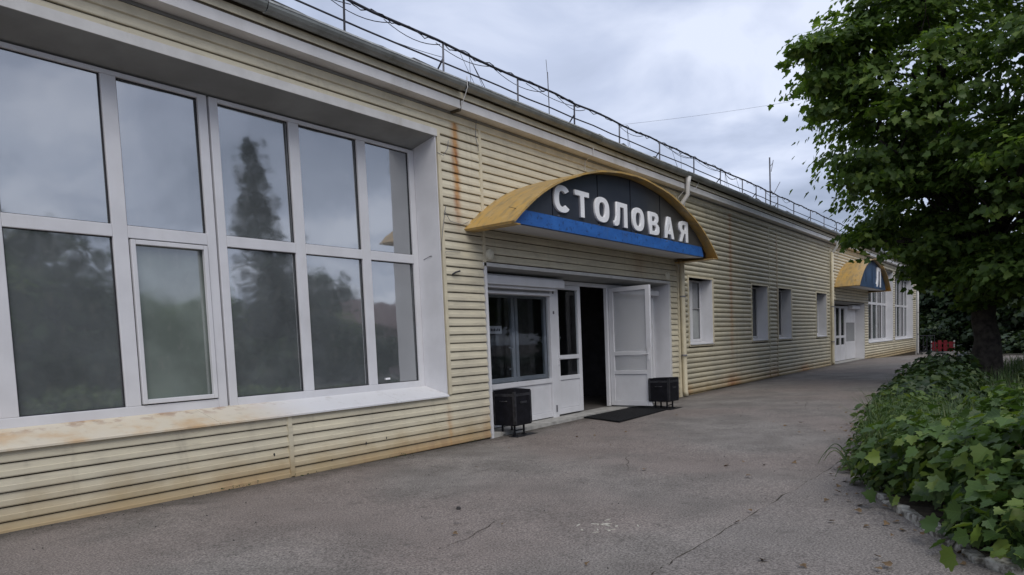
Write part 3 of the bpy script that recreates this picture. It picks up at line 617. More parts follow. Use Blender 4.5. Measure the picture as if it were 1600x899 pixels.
# ------------------------------------------------------------------ canopies
ARCH = [(0, 1.17), (.45, 1.155), (.9, 1.105), (1.27, 1.05), (1.83, .905), (2.38, .72), (2.75, .555), (2.97, .43), (3.25, .25), (3.45, .11), (3.57, 0)]
def arch_z(dx, k=1.0):
    return float(np.interp(abs(dx) / k, [p[0] for p in ARCH], [p[1] for p in ARCH]))
def letter_mesh(ch, wd, ht, dep):
    """blocky signboard letters as filled 2D curves (x right, y up), extruded"""
    S = .27; r = lambda *p: list(p)
    def ell(cx, cy, a, b, n=28, t0=0, t1=2 * math.pi): return [(cx + a * math.copysign(abs(math.cos(t0 + (t1 - t0) * k / n)) ** .8, math.cos(t0 + (t1 - t0) * k / n)), cy + b * math.copysign(abs(math.sin(t0 + (t1 - t0) * k / n)) ** .8, math.sin(t0 + (t1 - t0) * k / n))) for k in range(n if t1 - t0 > 6.2 else n + 1)]
    if ch == 'О': loops = [ell(.5, .5, .5, .5), ell(.5, .5, .5 - S, .5 - S * .72)]
    elif ch == 'С':
        a = math.radians(38); o_ = ell(.5, .5, .5, .5, 26, a, 2 * math.pi - a); i_ = ell(.5, .5, .5 - S, .5 - S * .72, 26, a * 1.15, 2 * math.pi - a * 1.15); loops = [o_ + i_[::-1]]
    elif ch == 'Т': loops = [[(0, 1), (0, .82), (.5 - S / 2, .82), (.5 - S / 2, 0), (.5 + S / 2, 0), (.5 + S / 2, .82), (1, .82), (1, 1)]]
    elif ch == 'Л': loops = [[(0, 0), (0, .20), (.10, .22), (.17, .45), (.19, 1), (1, 1), (1, 0), (1 - S, 0), (1 - S, .82), (.43, .82), (.41, .38), (.33, .08), (.18, 0)]]
    elif ch == 'В': loops = [[(0, 0), (0, 1), (.62, 1), (.83, .95), (.92, .84), (.92, .68), (.80, .55), (.70, .52), (.88, .47), (1, .36), (1, .16), (.88, .04), (.66, 0)], [(S, .60), (.56, .60), (.64, .66), (.64, .77), (.56, .83), (S, .83)], [(S, .16), (.60, .16), (.70, .22), (.70, .36), (.60, .43), (S, .43)]]
    elif ch == 'А': loops = [[(0, 0), (.35, 1), (.65, 1), (1, 0), (.73, 0), (.67, .20), (.33, .20), (.27, 0)], [(.38, .36), (.62, .36), (.5, .74)]]
    elif ch == 'Я': loops = [[(1, 0), (1, 1), (.40, 1), (.16, .95), (.05, .82), (.05, .58), (.18, .45), (.28, .42), (0, 0), (.30, 0), (.55, .40), (.73, .40), (.73, 0)], [(.73, .56), (.46, .56), (.34, .62), (.34, .77), (.44, .84), (.73, .84)]]
    cu = bpy.data.curves.new('letter', 'CURVE'); cu.dimensions = '2D'; cu.fill_mode = 'BOTH'; cu.extrude = dep / 2; cu.bevel_depth = .004; cu.bevel_resolution = 1
    for lp in loops:
        sp_ = cu.splines.new('POLY'); sp_.points.add(len(lp) - 1)
        for p, (x, y) in zip(sp_.points, lp): p.co = (x * wd, y * ht, 0, 1)
        sp_.use_cyclic_u = True
    tmp = bpy.data.objects.new('tmp_letter', cu); me = bpy.data.meshes.new_from_object(tmp); bpy.data.objects.remove(tmp); bpy.data.curves.remove(cu)
    me.name = 'letter'; me.materials.clear(); me.materials.append(M['letter']); return me
def canopy(cx, half, zb, label, letters, seams, panel='navy', foot='blue'):
    t = empty('entrance_canopy', (cx, 0, zb), label, 'canopy')
    k = half / 3.57; n = 36; D = -.90; th = .03
    # arched sheet in six strips
    xs_ = []
    for i in range(n + 1):
        q = -1 + 2 * i / n; xs_.append(half * math.copysign(abs(q) ** .86, q))
    cutsI = [0, 7, 13, 18, 23, 29, n]
    for a, b in zip(cutsI[:-1], cutsI[1:]):
        mb = MB(); jy = R_.uniform(-.012, .004); jz = R_.uniform(0, .005)
        for i in range(a, b + 1):
            x = xs_[i]; z_ = arch_z(x, k) + jz; wob = R_.uniform(-.004, .004)
            nx = x * .32; ln = math.hypot(nx, 1)
            ox, oz = -nx / ln * th, -1 / ln * th
            mb.v += [(x, D + jy, z_ + wob), (x, -.002, z_), (x + ox, -.002, z_ + oz), (x + ox, D + jy, z_ + oz + wob)]
        for i in range(b - a):
            p, q = i * 4, i * 4 + 4
            for u, v in ((0, 1), (1, 2), (2, 3), (3, 0)): mb.f.append((p + u, q + u, q + v, p + v))
        mb.f.append((0, 1, 2, 3)); e_ = (b - a) * 4; mb.f.append((e_ + 3, e_ + 2, e_ + 1, e_))
        mb.build('roof_sheet', M['awning'], t, smooth=False)
    # flat lip at both feet
    mb = MB(); mb.box(half - .26, half - .02, D + .0, -.004, -.02, -.003).box(-half + .02, -half + .22, D + .06, -.004, -.02, -.003); mb.build('lip', M['awning'], t)
    FY = -.73
    # sign panels between seams
    inside = lambda x: max(arch_z(x, k) - .034 - .012 * abs(x) / half, .0)
    ed = [-half + .12] + seams + [half - .12]
    for a, b in zip(ed[:-1], ed[1:]):
        m_ = 10; top = [(a + .006 + (b - a - .012) * i / m_, 0) for i in range(m_ + 1)]
        poly = [(x, .225) for x, _ in top] ; tp = [(x, max(inside(x), .226)) for x, _ in top]
        MB().prism_y(poly + tp[::-1], FY, FY + .02).build('sign_panel', M[panel], t)
    MB().prism_y([(-half + .2, .02), (half - .2, .02)] + [(x, max(inside(x), .05)) for x in np.linspace(half - .2, -half + .2, 30)], FY + .025, FY + .035).build('sign_backing', M['plastic_black'], t)
    # blue board along the foot
    MB().prism_y([(-half + .12, .022), (half - .45, .022), (half - .43, .06), (half - .52, .222), (-half + .40, .222), (-half + .16, .06)], FY - .02, FY + .022).build('fascia_board', M[foot], t)
    # soffit
    MB().prism_x(-half + .10, half - .30, [(FY + .03, .016), (-.01, .075), (-.01, .095), (FY + .03, .04)]).build('soffit', M['pvc'], t)
    for (ch, x0, x1, z0, z1) in letters:
        o = link('letter', letter_mesh(ch, x1 - x0, z1 - z0, .03), t, label='white block letter ' + ch); o.rotation_euler = (math.pi / 2, 0, 0); o.location = (x0, FY - .017, z0)
    for s_ in seams: MB().box(s_ - .008, s_ + .008, FY - .006, FY + .002, .23, max(inside(s_) - .01, .25)).build('seam_strip', M['plastic_black'], t)
    for (ch, x0, x1, z0, z1) in letters[::2]: MB().tube([((x0 + x1) / 2 - .1, FY - .003, z0 - .055), ((x0 + x1) / 2 - .1, FY - .03, z0 - .06)], .012, 6).build('bolt', M['iron_pale'], t)
    return t
cx = 11.225
LT = [('С', 8.66, 9.09), ('Т', 9.235, 9.64), ('О', 9.825, 10.275), ('Л', 10.455, 10.90), ('О', 11.09, 11.53), ('В', 11.735, 12.14), ('А', 12.36, 12.785), ('Я', 13.025, 13.44)]
sx = .158                                               # the board stands a little nearer the wall than the measured plane
lets = [(c, a + sx - cx, b + sx - cx, .300 - .0075 * i, .695 - .0065 * i) for i, (c, a, b) in enumerate(LT)]
canopy(cx, 3.60, 3.045, 'large arched ochre canopy over the open doors with white lettering and blue board', lets, [8.80 - cx, 10.12 - cx, 11.24 - cx, 12.40 - cx])
canopy(31.8, 3.15, 3.05, 'smaller ochre arched canopy at the far end of the building, half hidden by leaves', [('Л', .75, 1.65, .10, .9)], [-1.2, 0, 1.2], 'blue_dull', 'blue_dull')
# ------------------------------------------------------------------ roof railing, masts and wires
rail = empty('roof_railing', (0, .3, 5.0), 'dark wiry safety railing along the edge of the canteen roof', 'railing')
rail_x = [-4.6, -2.85, -1.1, .65, 2.4, 4.16, 5.93, 7.70, 9.46, 11.16, 12.83, 14.64, 16.5, 18.2, 19.83, 20.97, 21.83, 23.0, 24.71, 26.73, 28.6, 30.5, 32.4, 34.3, 36.2]
for i, x in enumerate(rail_x):
    o = MB().tube([(x - .02, 0, 0), (x + .01, 0, .71)], .015, 6).build('post', M['iron_pale'] if i % 3 else M['iron'], rail)
    if i % 2 == 1: MB().tube([(x, .0, .50), (x - .02, .42, .02)], .013, 5).build('brace', M['iron'], rail)
def wob(z0, amp, n, x0=-5, x1=37):
    return [(x0 + (x1 - x0) * i / n, R_.uniform(-.012, .012), z0 + R_.uniform(-amp, amp)) for i in range(n + 1)]
MB().tube(wob(.705, .022, 70), .018, 6).build('rail', M['iron'], rail)
MB().tube([(-5 + 42 * i / 520, .024 * math.cos(i * .9) + R_.uniform(-.01, .01), .70 + .026 * math.sin(i * .9) + R_.uniform(-.022, .012)) for i in range(521)], .007, 4).build('wrapped_wire', M['cable'], rail)
MB().tube(wob(.44, .008, 60), .012, 5).build('rail', M['iron'], rail)
def sag(a, b, s, n=10):
    a = Vector(a); b = Vector(b); return [tuple(a.lerp(b, i / n) - Vector((0, 0, s * 4 * (i / n) * (1 - i / n)))) for i in range(n + 1)]
mb = MB()
for i in range(16):
    x = R_.uniform(4, 24); l = R_.uniform(.7, 1.9); mb.tube(sag((x, .03, .69), (x + l, .03, .69), R_.uniform(.04, .11), 8), .006, 4)
for i in range(14):
    x = R_.choice((8.1, 8.3, 8.45, 13.2, 15.3, 15.8, 18.6, 19.4, 21.2, 22.2, 25)); l = R_.uniform(.1, .8); mb.tube(sag((x, .02, .69), (x + l, .1, R_.uniform(0, .3)), R_.uniform(-.06, .06), 6), .004, 4)
mb.tube(sag((6.0, .02, .45), (7.7, .02, .52), .03), .004, 4)
mb.build('tangled_wire', M['cable'], rail, kind='stuff')
def mast(x, y, h, label, branches, r=.022):
    t = empty('roof_mast', (x, y, 5.05 + y * .08), label, 'antenna', )
    MB().tube([(0, 0, -.1), (0, 0, h * .5), (-.01, 0, h)], r, 6).build('pole', M['iron_pale'], t)
    for (a, b) in branches: MB().tube([a, b], r * .5, 5).build('arm', M['iron_pale'], t)
mast(22.43, .35, 1.70, 'tall thin antenna mast with short arms on the roof near the tree', [((0, 0, .72), (.35, 0, .66)), ((.35, 0, .66), (1.0, .0, 1.12)), ((0, 0, 1.42), (.28, 0, 1.58)), ((.12, 0, 1.3), (.34, .0, 1.68))])
mast(10.35, .30, .95, 'short thin rod standing on the roof above the big canopy', [((-.02, 0, .93), (-.04, 0, 1.15))], .009)
o = MB().tube(sag((12.84, .3, 5.68), (34, -12, 13.3), .9, 40), .0025, 4).build('overhead_wire', M['iron_pale']); tag(o, 'faint overhead wire crossing the sky behind the maple', 'wire')
# ------------------------------------------------------------------ bins, mat, small things on the ground
def bin_(x, y, s, zb, zt, bumpz, label):
    g = gz(x); t = empty('litter_bin', (x, y, g), label, 'litter bin', 'black litter bins by the entrance')
    mb = MB(); k = .022
    h = [zt + bumpz, zt, zt - .01, zt]                       # corner heights: near corner first
    cs = [(0, 0), (s, 0), (s, s), (0, s)]
    o_ = [(a, b, zb) for a, b in cs] + [(a, b, h[i]) for i, (a, b) in enumerate(cs)]
    ci = [(k, k), (s - k, k), (s - k, s - k), (k, s - k)]
    i_ = [(a, b, zb + .03) for a, b in ci] + [(a, b, h[i] - .004) for i, (a, b) in enumerate(ci)]
    mb.add(o_ + i_, [(0, 3, 2, 1), (0, 1, 5, 4), (1, 2, 6, 5), (2, 3, 7, 6), (3, 0, 4, 7), (8, 9, 10, 11), (8, 12, 13, 9), (9, 13, 14, 10), (10, 14, 15, 11), (11, 15, 12, 8), (4, 5, 13, 12), (5, 6, 14, 13), (6, 7, 15, 14), (7, 4, 12, 15)])
    bevelled(mb.build('body', M['plastic_black'], t), .008, 2)
    mb = MB(); mb.box(-.004, .035, -.006, .0, zb + .02, zt - .02).box(s - .035, s + .004, -.006, 0, zb + .02, zt - .02).box(.035, s - .035, -.006, 0, zt - .09, zt - .05); mb.box(-.006, .0, -.004, .035, zb + .02, zt - .02).box(-.006, 0, s - .035, s + .004, zb + .02, zt - .02).box(-.006, 0, .035, s - .035, zt - .09, zt - .05)
    mb.build('frame', M['steel_edge'], t)
    for (a, b) in ((-.008, s * .5),): MB().tube([(a, b - .07, zt - .16), (a - .03, b - .05, zt - .16), (a - .03, b + .05, zt - .16), (a, b + .07, zt - .16)], .008, 6).build('handle', M['steel_edge'], t)
    MB().box(s * .3, s * .7, -.012, -.006, zt - .20, zt - .17).build('latch', M['steel_edge'], t)
    for (a, b) in ((.09, .09), (s - .09, .09), (s - .09, s - .09), (.09, s - .09)):
        MB().tube([(a, b, zb), (a, b, .02)], .016, 6).box(a - .03, a + .03, b - .03, b + .03, .004, .02).build('leg', M['plastic_black'], t)
    MB().tube([(.09, .09, (zb) * .5), (s - .09, .09, zb * .5)], .01, 5).build('crossbar', M['plastic_black'], t)
    MB().box(-.02, s + .10, -.04, s * .3, .001, .009).build('base_plate', M['plastic_black'], t)
bin_(8.235, -.31, .41, .165, .695, .045, 'black square litter bin with peaked rim at the left door jamb')
bin_(12.2, -.92, .42, .15, .60, .0, 'black square litter bin with level rim in front of the open door')
mb = MB(); pl = [(10.62, .0), (10.20, -.97), (12.62, -.86), (12.95, .0)]
b = []
for (a, c) in zip(pl, pl[1:] + pl[:1]):
    for k in range(8): q = k / 8; b.append((a[0] + (c[0] - a[0]) * q + R_.uniform(-.012, .012), a[1] + (c[1] - a[1]) * q + R_.uniform(-.012, .012)))
mb.prism_z([(x, y) for x, y in b][::-1], gz(11.5) - .0, gz(11.5) + .022)
tag(mb.build('door_mat', M['mat']), 'flat black rubber mat on the asphalt before the open doorway', 'door mat')
def pebble(x, y, r, mat, label):
    mb = MB(); n = 7
    for i, (rr, zz_) in enumerate(((.8, 0), (1, .4), (.75, .9), (.3, 1.15))):
        mb.v += [(x + r * rr * math.cos(2 * math.pi * k / n) * R_.uniform(.8, 1.15), y + r * rr * math.sin(2 * math.pi * k / n) * R_.uniform(.8, 1.15), gz(x) + r * zz_) for k in range(n)]
    for i in range(3):
        for k in range(n): mb.f.append((i * n + k, i * n + (k + 1) % n, (i + 1) * n + (k + 1) % n, (i + 1) * n + k))
    mb.f.append(tuple(range(3 * n, 4 * n))); tag(mb.build('pebble', mat), label, 'stone')
pebble(4.27, -2.72, .022, M['stone'], 'single small dark pebble lying alone in the middle of the asphalt')
mb = MB()
for i in range(17):
    x = 4.22 + R_.gauss(.16, .12); y = -4.05 + R_.gauss(0, .10); l = R_.uniform(.01, .045); a = R_.uniform(0, 3.1); b = R_.uniform(.004, .012)
    p = [(x + math.cos(a + t_) * (l if k % 2 == 0 else b), y + math.sin(a + t_) * (l if k % 2 == 0 else b)) for k, t_ in enumerate((0, 1.57, 3.14, 4.71))]
    mb.prism_z(p, gz(x) - .001, gz(x) + .004)
tag(mb.build('paint_splash', M['paint_splash']), 'small pale paint splash on the asphalt in the foreground', 'paint splash')
mb = MB()
for i in range(520):                                     # grit and crumbs
    x = R_.uniform(1.5, 15); y = R_.uniform(-4.8, -.1); r = R_.uniform(.003, .011); z_ = gz(x) - .001
    if R_.random() < .35: y = -abs(R_.gauss(0, .15)) - .02
    mb.add([(x + r, y, z_), (x, y + r, z_), (x - r, y, z_), (x, y - r * R_.uniform(.6, 1), z_), (x, y, z_ + r * R_.uniform(.5, 1.2))], [(0, 1, 4), (1, 2, 4), (2, 3, 4), (3, 0, 4)])
tag(mb.build('grit', M['stone']), 'dark grit and crumbs scattered over the asphalt', 'grit', kind='stuff')
M['lawn'] = plain('dark_lawn', (.030, .048, .020), 1.0, .5, 6, bump=.8)
mb = MB()
for x in list(np.arange(38.5, 66, 2)) + [80, 120, 200]: mb.v += [(x, -4.2 - .02 * (x - 38), gz(x) + .03), (x, -60, gz(x) + .03)]
mb.f = [(2 * k, 2 * k + 1, 2 * k + 3, 2 * k + 2) for k in range(len(mb.v) // 2 - 1)]
tag(mb.build('lawn', M['lawn']), kind='structure')
# ------------------------------------------------------------------ planting bed and kerb
KB = [(4.2, -6.75), (4.62, -6.30), (5.28, -5.95), (5.9, -5.64), (6.4, -5.42), (7.0, -5.22), (8.0, -4.98), (9.04, -4.80), (11.6, -4.45), (14.7, -4.10), (21, -3.92), (25.6, -3.55), (32, -2.9), (37.5, -2.5)]
bed = [(x, y - .10) for x, y in KB] + [(38, -14), (4.0, -14), (3.9, -8)]
mb = MB(); mb.v += [(x, y, gz(x) + .05) for x, y in bed] + [(x, y, gz(x) - .1) for x, y in bed]; n = len(bed); mb.f.append(tuple(range(n))[::-1])
for i in range(n): mb.f.append((i, (i + 1) % n, n + (i + 1) % n, n + i))
BED = tag(mb.build('planting_bed', M['soil']), kind='structure')
km = []
for v in range(4):
    mb = MB(); j = lambda s: R_.uniform(-s, s)
    L_, Wd, H_ = .11, .045, .085
    mb.add([(-L_ + j(.01), -Wd, -.08), (L_ + j(.01), -Wd, -.08), (L_, Wd, -.08), (-L_, Wd, -.08), (-L_ + j(.03), -Wd + j(.015), H_ + j(.02)), (L_ + j(.03), -Wd + j(.015), H_ + j(.02)), (L_ + j(.02), Wd + j(.01), H_ + j(.02)), (-L_ + j(.02), Wd, H_ + j(.02))], [(0, 3, 2, 1), (4, 5, 6, 7), (0, 1, 5, 4), (1, 2, 6, 5), (2, 3, 7, 6), (3, 0, 4, 7)])
    km.append(mb.mesh('kerb_stone', M['whitewash']))
acc = 0.0
for a, b in zip(KB[:-1], KB[1:]):
    if a[0] > 10: break
    a = Vector(a); b = Vector(b); ln = (b - a).length; s_ = -acc % .24
    while s_ < ln:
        p = a.lerp(b, s_ / ln)
        if R_.random() < .22: s_ += .24; continue
        o = link('kerb_stone', R_.choice(km), BED); o.location = (p.x + .04, p.y - .04, gz(p.x) + R_.uniform(-.05, -.02)); o.rotation_euler = (R_.uniform(-.1, .1), R_.uniform(-.08, .08), math.atan2(b.y - a.y, b.x - a.x) + R_.uniform(-.12, .12)); bevelled(o, .012, 2); s_ += .24
    acc += ln
# ------------------------------------------------------------------ foliage
MAPLE = np.array([(0, 0), (.10, .12), (.44, .02), (.36, .22), (.56, .44), (.30, .46), (.22, .62), (.0, 1.0)])       # right half outline
def maple_half():
    a = [(x, y) for x, y in MAPLE]; return a
def leaf_template(kind):
    if kind == 'maple':
        r = [(0, 0), (.15, .05), (.40, -.02), (.40, .18), (.60, .36), (.56, .47), (.38, .50), (.38, .70), (.20, .73), (.0, 1.0)]
    elif kind == 'maple_mid': r = [(0, 0), (.38, .0), (.36, .20), (.60, .42), (.32, .50), (.24, .70), (0, 1.02)]
    elif kind == 'maple_low':
        r = [(0, 0), (.40, .04), (.55, .42), (.26, .56), (.0, 1.0)]
    elif kind == 'oval': r = [(0, 0), (.24, .25), (.26, .55), (0, 1.0)]
    else: r = [(0, 0), (.5, .2), (.5, .7), (0, 1.0)]
    n = len(r)
    v = [(x, y, .26 * x) for x, y in r] + [(-x, y, .26 * x) for x, y in r[1:-1]]
    v = [(x, y - .0, z_ - .16 * y * y - .10 * x * x) for x, y, z_ in v]
    right = list(range(n)); left = [0] + [n - 1] + [n + k for k in range(n - 2)][::-1]
    return np.array(v), [right, left]
def leaves_mesh(name, pos, nrm, head, size, kind, mat):
    """pos (n,3), nrm (n,3) leaf normal, head (n,) heading angle, size (n,)"""
    tv, tf = leaf_template(kind); n = len(pos); m = len(tv)
    nz = nrm / np.linalg.norm(nrm, axis=1)[:, None]
    h = np.stack([np.cos(head), np.sin(head), np.zeros(n)], 1); yv = h - nz * (h * nz).sum(1)[:, None]; yv /= np.linalg.norm(yv, axis=1)[:, None] + 1e-9
    xv = np.cross(yv, nz)
    V = pos[:, None, :] + size[:, None, None] * (tv[None, :, 0:1] * xv[:, None, :] + tv[None, :, 1:2] * yv[:, None, :] + tv[None, :, 2:3] * nz[:, None, :])
    V = V.reshape(-1, 3).astype(np.float32)
    loops = []; starts = []; tot = []; s_ = 0
    base = (np.arange(n) * m)[:, None]
    per = [np.array(f) for f in tf]; allf = np.concatenate(per); Lp = (base + allf[None, :]).reshape(-1)
    lens = [len(f) for f in tf]; st = np.cumsum([0] + lens[:-1]); k = sum(lens)
    starts = ((np.arange(n) * k)[:, None] + st[None, :]).reshape(-1); tot = np.tile(lens, n)
    me = bpy.data.meshes.new(name); me.vertices.add(len(V)); me.vertices.foreach_set('co', V.ravel())
    me.loops.add(len(Lp)); me.loops.foreach_set('vertex_index', Lp.astype(np.int32)); me.polygons.add(len(starts)); me.polygons.foreach_set('loop_start', starts.astype(np.int32)); me.polygons.foreach_set('loop_total', tot.astype(np.int32))
    me.update(calc_edges=True); me.materials.append(mat); return me
rg = np.random.default_rng(11)
def sphere_pts(n):
    v = rg.normal(size=(n, 3)); return v / np.linalg.norm(v, axis=1)[:, None]
def crown_cloud(lobes, n_spray, per, flat=.32, spread=.42, up=1.0, shell=.55, outw=.55, gaps=None):
    """lobes: (cx,cy,cz,rx,ry,rz,weight). returns pos, nrm, heading in the lobes' frame"""
    lb = np.array([l[:6] for l in lobes]); wt = np.array([l[6] if len(l) > 6 else l[3] * l[4] * l[5] for l in lobes]); wt = wt / wt.sum()
    idx = rg.choice(len(lb), n_spray, p=wt); u = sphere_pts(n_spray); rad = (shell + (1 - shell) * rg.random(n_spray) ** .6)[:, None]
    c = lb[idx, :3] + u * rad * lb[idx, 3:6]
    out_ = u / lb[idx, 3:6]; out_ /= np.linalg.norm(out_, axis=1)[:, None]
    if gaps is not None:                                # open gaps: drop the sprays where a 3D noise is low
        kp = np.array([mnoise.noise(Vector(p) * gaps[0]) > gaps[1] for p in c]); c, out_ = c[kp], out_[kp]; n_spray = len(c)
    sz = rg.uniform(.7, 1.3, n_spray)
    P_ = np.repeat(c, per, 0) + rg.normal(size=(n_spray * per, 3)) * np.array([spread, spread, spread * flat]) * np.repeat(sz, per)[:, None] * .6
    tilt = np.repeat(out_, per, 0) * outw + np.array([0, 0, up]) + rg.normal(size=(n_spray * per, 3)) * .33
    off = P_ - np.repeat(c, per, 0); P_[:, 2] -= (off[:, 0] ** 2 + off[:, 1] ** 2) * .35
    hd = np.arctan2(off[:, 1] + np.repeat(out_, per, 0)[:, 1] * .3, off[:, 0] + np.repeat(out_, per, 0)[:, 0] * .3) + rg.normal(size=len(P_)) * .5
    return P_, tilt, hd, c
def limb(a, b, r0, r1, n=6, jit=.12):
    a = Vector(a); b = Vector(b); pts = []; rs = []
    for i in range(n + 1):
        q = i / n; p = a.lerp(b, q); s_ = (b - a).length
        if 0 < i < n: p += Vector((R_.uniform(-1, 1), R_.uniform(-1, 1), R_.uniform(-.4, .8))) * jit * s_ * .35
        pts.append(tuple(p)); rs.append(r0 + (r1 - r0) * q ** .8)
    return pts, rs
def tree_mesh_trunk(h, r, lobes, sub=3):
    mb = MB(); pts, rs = limb((0, 0, -.15), (.1, -.05, h), r, r * .62, 7, .08)
    rs[0] = r * 1.5; rs[1] = r * 1.08; mb.tube(pts, rs, 12)
    for l in lobes:
        c = Vector(l[:3]); q = R_.uniform(.65, 1.0); st = Vector(pts[int(q * 7)])
        p2, r2 = limb(st, c, r * .38, r * .08, 6, .14); mb.tube(p2, r2, 7)
        for k in range(sub):
            u = Vector((R_.uniform(-1, 1), R_.uniform(-1, 1), R_.uniform(-.5, 1))).normalized(); e_ = c + Vector((u.x * l[3], u.y * l[4], u.z * l[5])) * .85
            p3, r3 = limb(p2[3 + k % 3], e_, r * .12, r * .02, 5, .16); mb.tube(p3, r3, 5)
    return mb
# --- the maple in front of the far end
TX, TY = 19.6, -5.3
T = empty('maple_tree', (TX, TY, gz(TX) + .05), 'big leafy maple tree on the right overhanging the path and far canopy', 'tree')
ML = [(0, -.3, 6.6, 3.9, 4.2, 3.6, 9), (-1.6, 1.2, 6.8, 2.6, 2.0, 2.8, 5), (-2.4, 1.7, 5.3, 1.2, 1.1, 1.2, 1.7), (-3.0, 2.3, 6.9, 1.0, .9, 1.0, .9), (-2.2, .9, 8.4, .8, .8, 1.1, .8), (-1.4, .9, 4.0, 1.2, 1.0, .8, 1.2),
      (-.9, .8, 3.3, .9, .8, .6, .7), (.9, 1.5, 4.1, 2.2, 1.3, 1.0, 1.6), (-1.5, -1.2, 4.2, 2.6, 2.4, 1.5, 4.5), (1.0, -3.2, 4.6, 3.0, 2.6, 2.0, 4), (.2, -1.9, 9.7, 2.3, 2.4, 1.9, 3.4), (-.5, -4.0, 7.2, 2.4, 2.0, 2.6, 4), (2.2, .4, 5.0, 2.2, 2.2, 2.2, 2), (-2.7, -1.8, 6.2, 1.4, 1.8, 2.2, 2.5), (-1.2, -2.2, 3.0, 1.5, 1.4, .8, 1.6), (1.6, -1.6, 3.1, 2.2, 2.2, .9, 2.4), (2.4, -3.4, 2.9, 2.0, 1.8, .9, 1.8), (.6, .5, 2.9, 1.5, .9, .6, 1.0), (.4, -1.9, 2.35, 1.6, 1.2, .6, 1.5), (-1.0, -1.6, 2.6, 1.2, 1.0, .6, 1.1), (2.6, -2.2, 2.3, 1.8, 1.6, .7, 1.4), (-1.7, 2.0, 3.2, .3, .3, .5, .25), (-.2, .9, 2.7, .8, .7, .5, .8), (-1.6, -.6, 2.3, 1.0, .9, .6, .9), (-.6, .2, 2.3, 1.0, .8, .6, .9)]
P_, Nn, Hd, _ = crown_cloud(ML, 3000, 30, .26, .36, .9, .42, .9, gaps=(.95, -.10))
twig = [(-3.55, 2.55, 7.0, .22, .22, .30, 1), (-3.0, 1.7, 8.75, .16, .16, .26, .8), (-3.2, 2.6, 6.0, .25, .3, .18, 1), (-3.4, 2.6, 6.5, .3, .25, .2, 1), (-2.9, 1.8, 7.9, .3, .3, .3, 1)]
Pt, Nt_, Ht, _ = crown_cloud(twig, 60, 16, .4, .22, .8, .2, 1.0)
tips = []
lbm = np.array([l[:6] for l in ML])
for _ in range(170):                                     # leafy shoots standing out of the crown
    l = lbm[rg.integers(len(lbm))]; u = sphere_pts(1)[0]; u[2] = abs(u[2]) * .8 if rg.random() < .75 else u[2]; ln = rg.uniform(.35, .95) * (.75 if l[2] > 6 else .4)
    for q in range(4):
        e_ = l[:3] + u * l[3:6] * .95 + u * ln * (q / 3) + np.array([0, 0, -.12 * q * q / 9]); 
        if q == 3 and rg.random() < .5: continue
        tips.append((e_[0], e_[1], e_[2], .16 + .05 * (3 - q), .16 + .05 * (3 - q), .10, 1))
P3, N3, H3, _ = crown_cloud(tips, 1300, 9, .4, .18, .8, .2, .8)
Pt = np.concatenate([Pt, P3]); Nt_ = np.concatenate([Nt_, N3]); Ht = np.concatenate([Ht, H3])
P_ = np.concatenate([P_, Pt]); Nn = np.concatenate([Nn, Nt_]); Hd = np.concatenate([Hd, Ht]); keep = P_[:, 2] > 1.55; P_, Nn, Hd = P_[keep], Nn[keep], Hd[keep]
S_ = rg.uniform(.09, .175, len(P_))
dcam = np.linalg.norm(P_ + np.array([TX, TY, 0]) - np.array(CAM), axis=1); near = np.zeros(len(P_), bool); near[np.argsort(dcam)[:300]] = True
link('foliage', leaves_mesh('foliage', P_[~near], Nn[~near], Hd[~near], S_[~near], 'maple_mid', M['maple']), T, kind='stuff')
one = leaves_mesh('leaf', np.zeros((1, 3)), np.array([[0, 0, 1.]]), np.array([math.pi / 2]), np.ones(1), 'maple', M['maple_one'])
one_b = leaves_mesh('leaf', np.zeros((1, 3)), np.array([[0, 0, 1.]]), np.array([math.pi / 2]), np.ones(1), 'maple', M['bush_one'])
def single_leaves(me, parent, P, Nr, H, S):
    for p, n_, h, s_ in zip(P, Nr, H, S):
        zv = Vector(n_).normalized(); hv = Vector((math.cos(h), math.sin(h), 0)); yv = (hv - zv * hv.dot(zv)).normalized(); xv = yv.cross(zv)
        o = link('leaf', me, parent); o.matrix_local = Matrix(((xv.x * s_, yv.x * s_, zv.x * s_, p[0]), (xv.y * s_, yv.y * s_, zv.y * s_, p[1]), (xv.z * s_, yv.z * s_, zv.z * s_, p[2]), (0, 0, 0, 1)))
single_leaves(one, T, P_[near], Nn[near], Hd[near], S_[near])
tree_mesh_trunk(3.4, .30, ML).build('trunk', M['bark'], T, smooth=True)
# --- other trees: prototypes, then copies
def copy_tree(o, parent=None):
    c = o.copy(); C.objects.link(c)
    if parent is not None: c.parent = parent
    for ch in list(o.children): copy_tree(ch, c)
    return c
def broad_proto(h, rad, nm, mat, ns, per, ls):
    t = bpy.data.objects.new(nm, None); C.objects.link(t)
    lobes = [(0, 0, h * .56, rad, rad, h * .40, 6)] + [(rad * .6 * math.cos(a), rad * .6 * math.sin(a), h * R_.uniform(.22, .8), rad * .55, rad * .55, h * .18, 1.6) for a in np.arange(0, 6.28, 1.05)]
    p, n_, hd, _ = crown_cloud(lobes, ns, per, .4, .8, 1.0, .55)
    link('crown', leaves_mesh('crown', p, n_, hd, rg.uniform(ls * .7, ls * 1.3, len(p)), 'maple_low', mat), t)
    tree_mesh_trunk(h * .45, .17 + h * .012, lobes, 1).build('trunk', M['bark'], t, smooth=True); return t
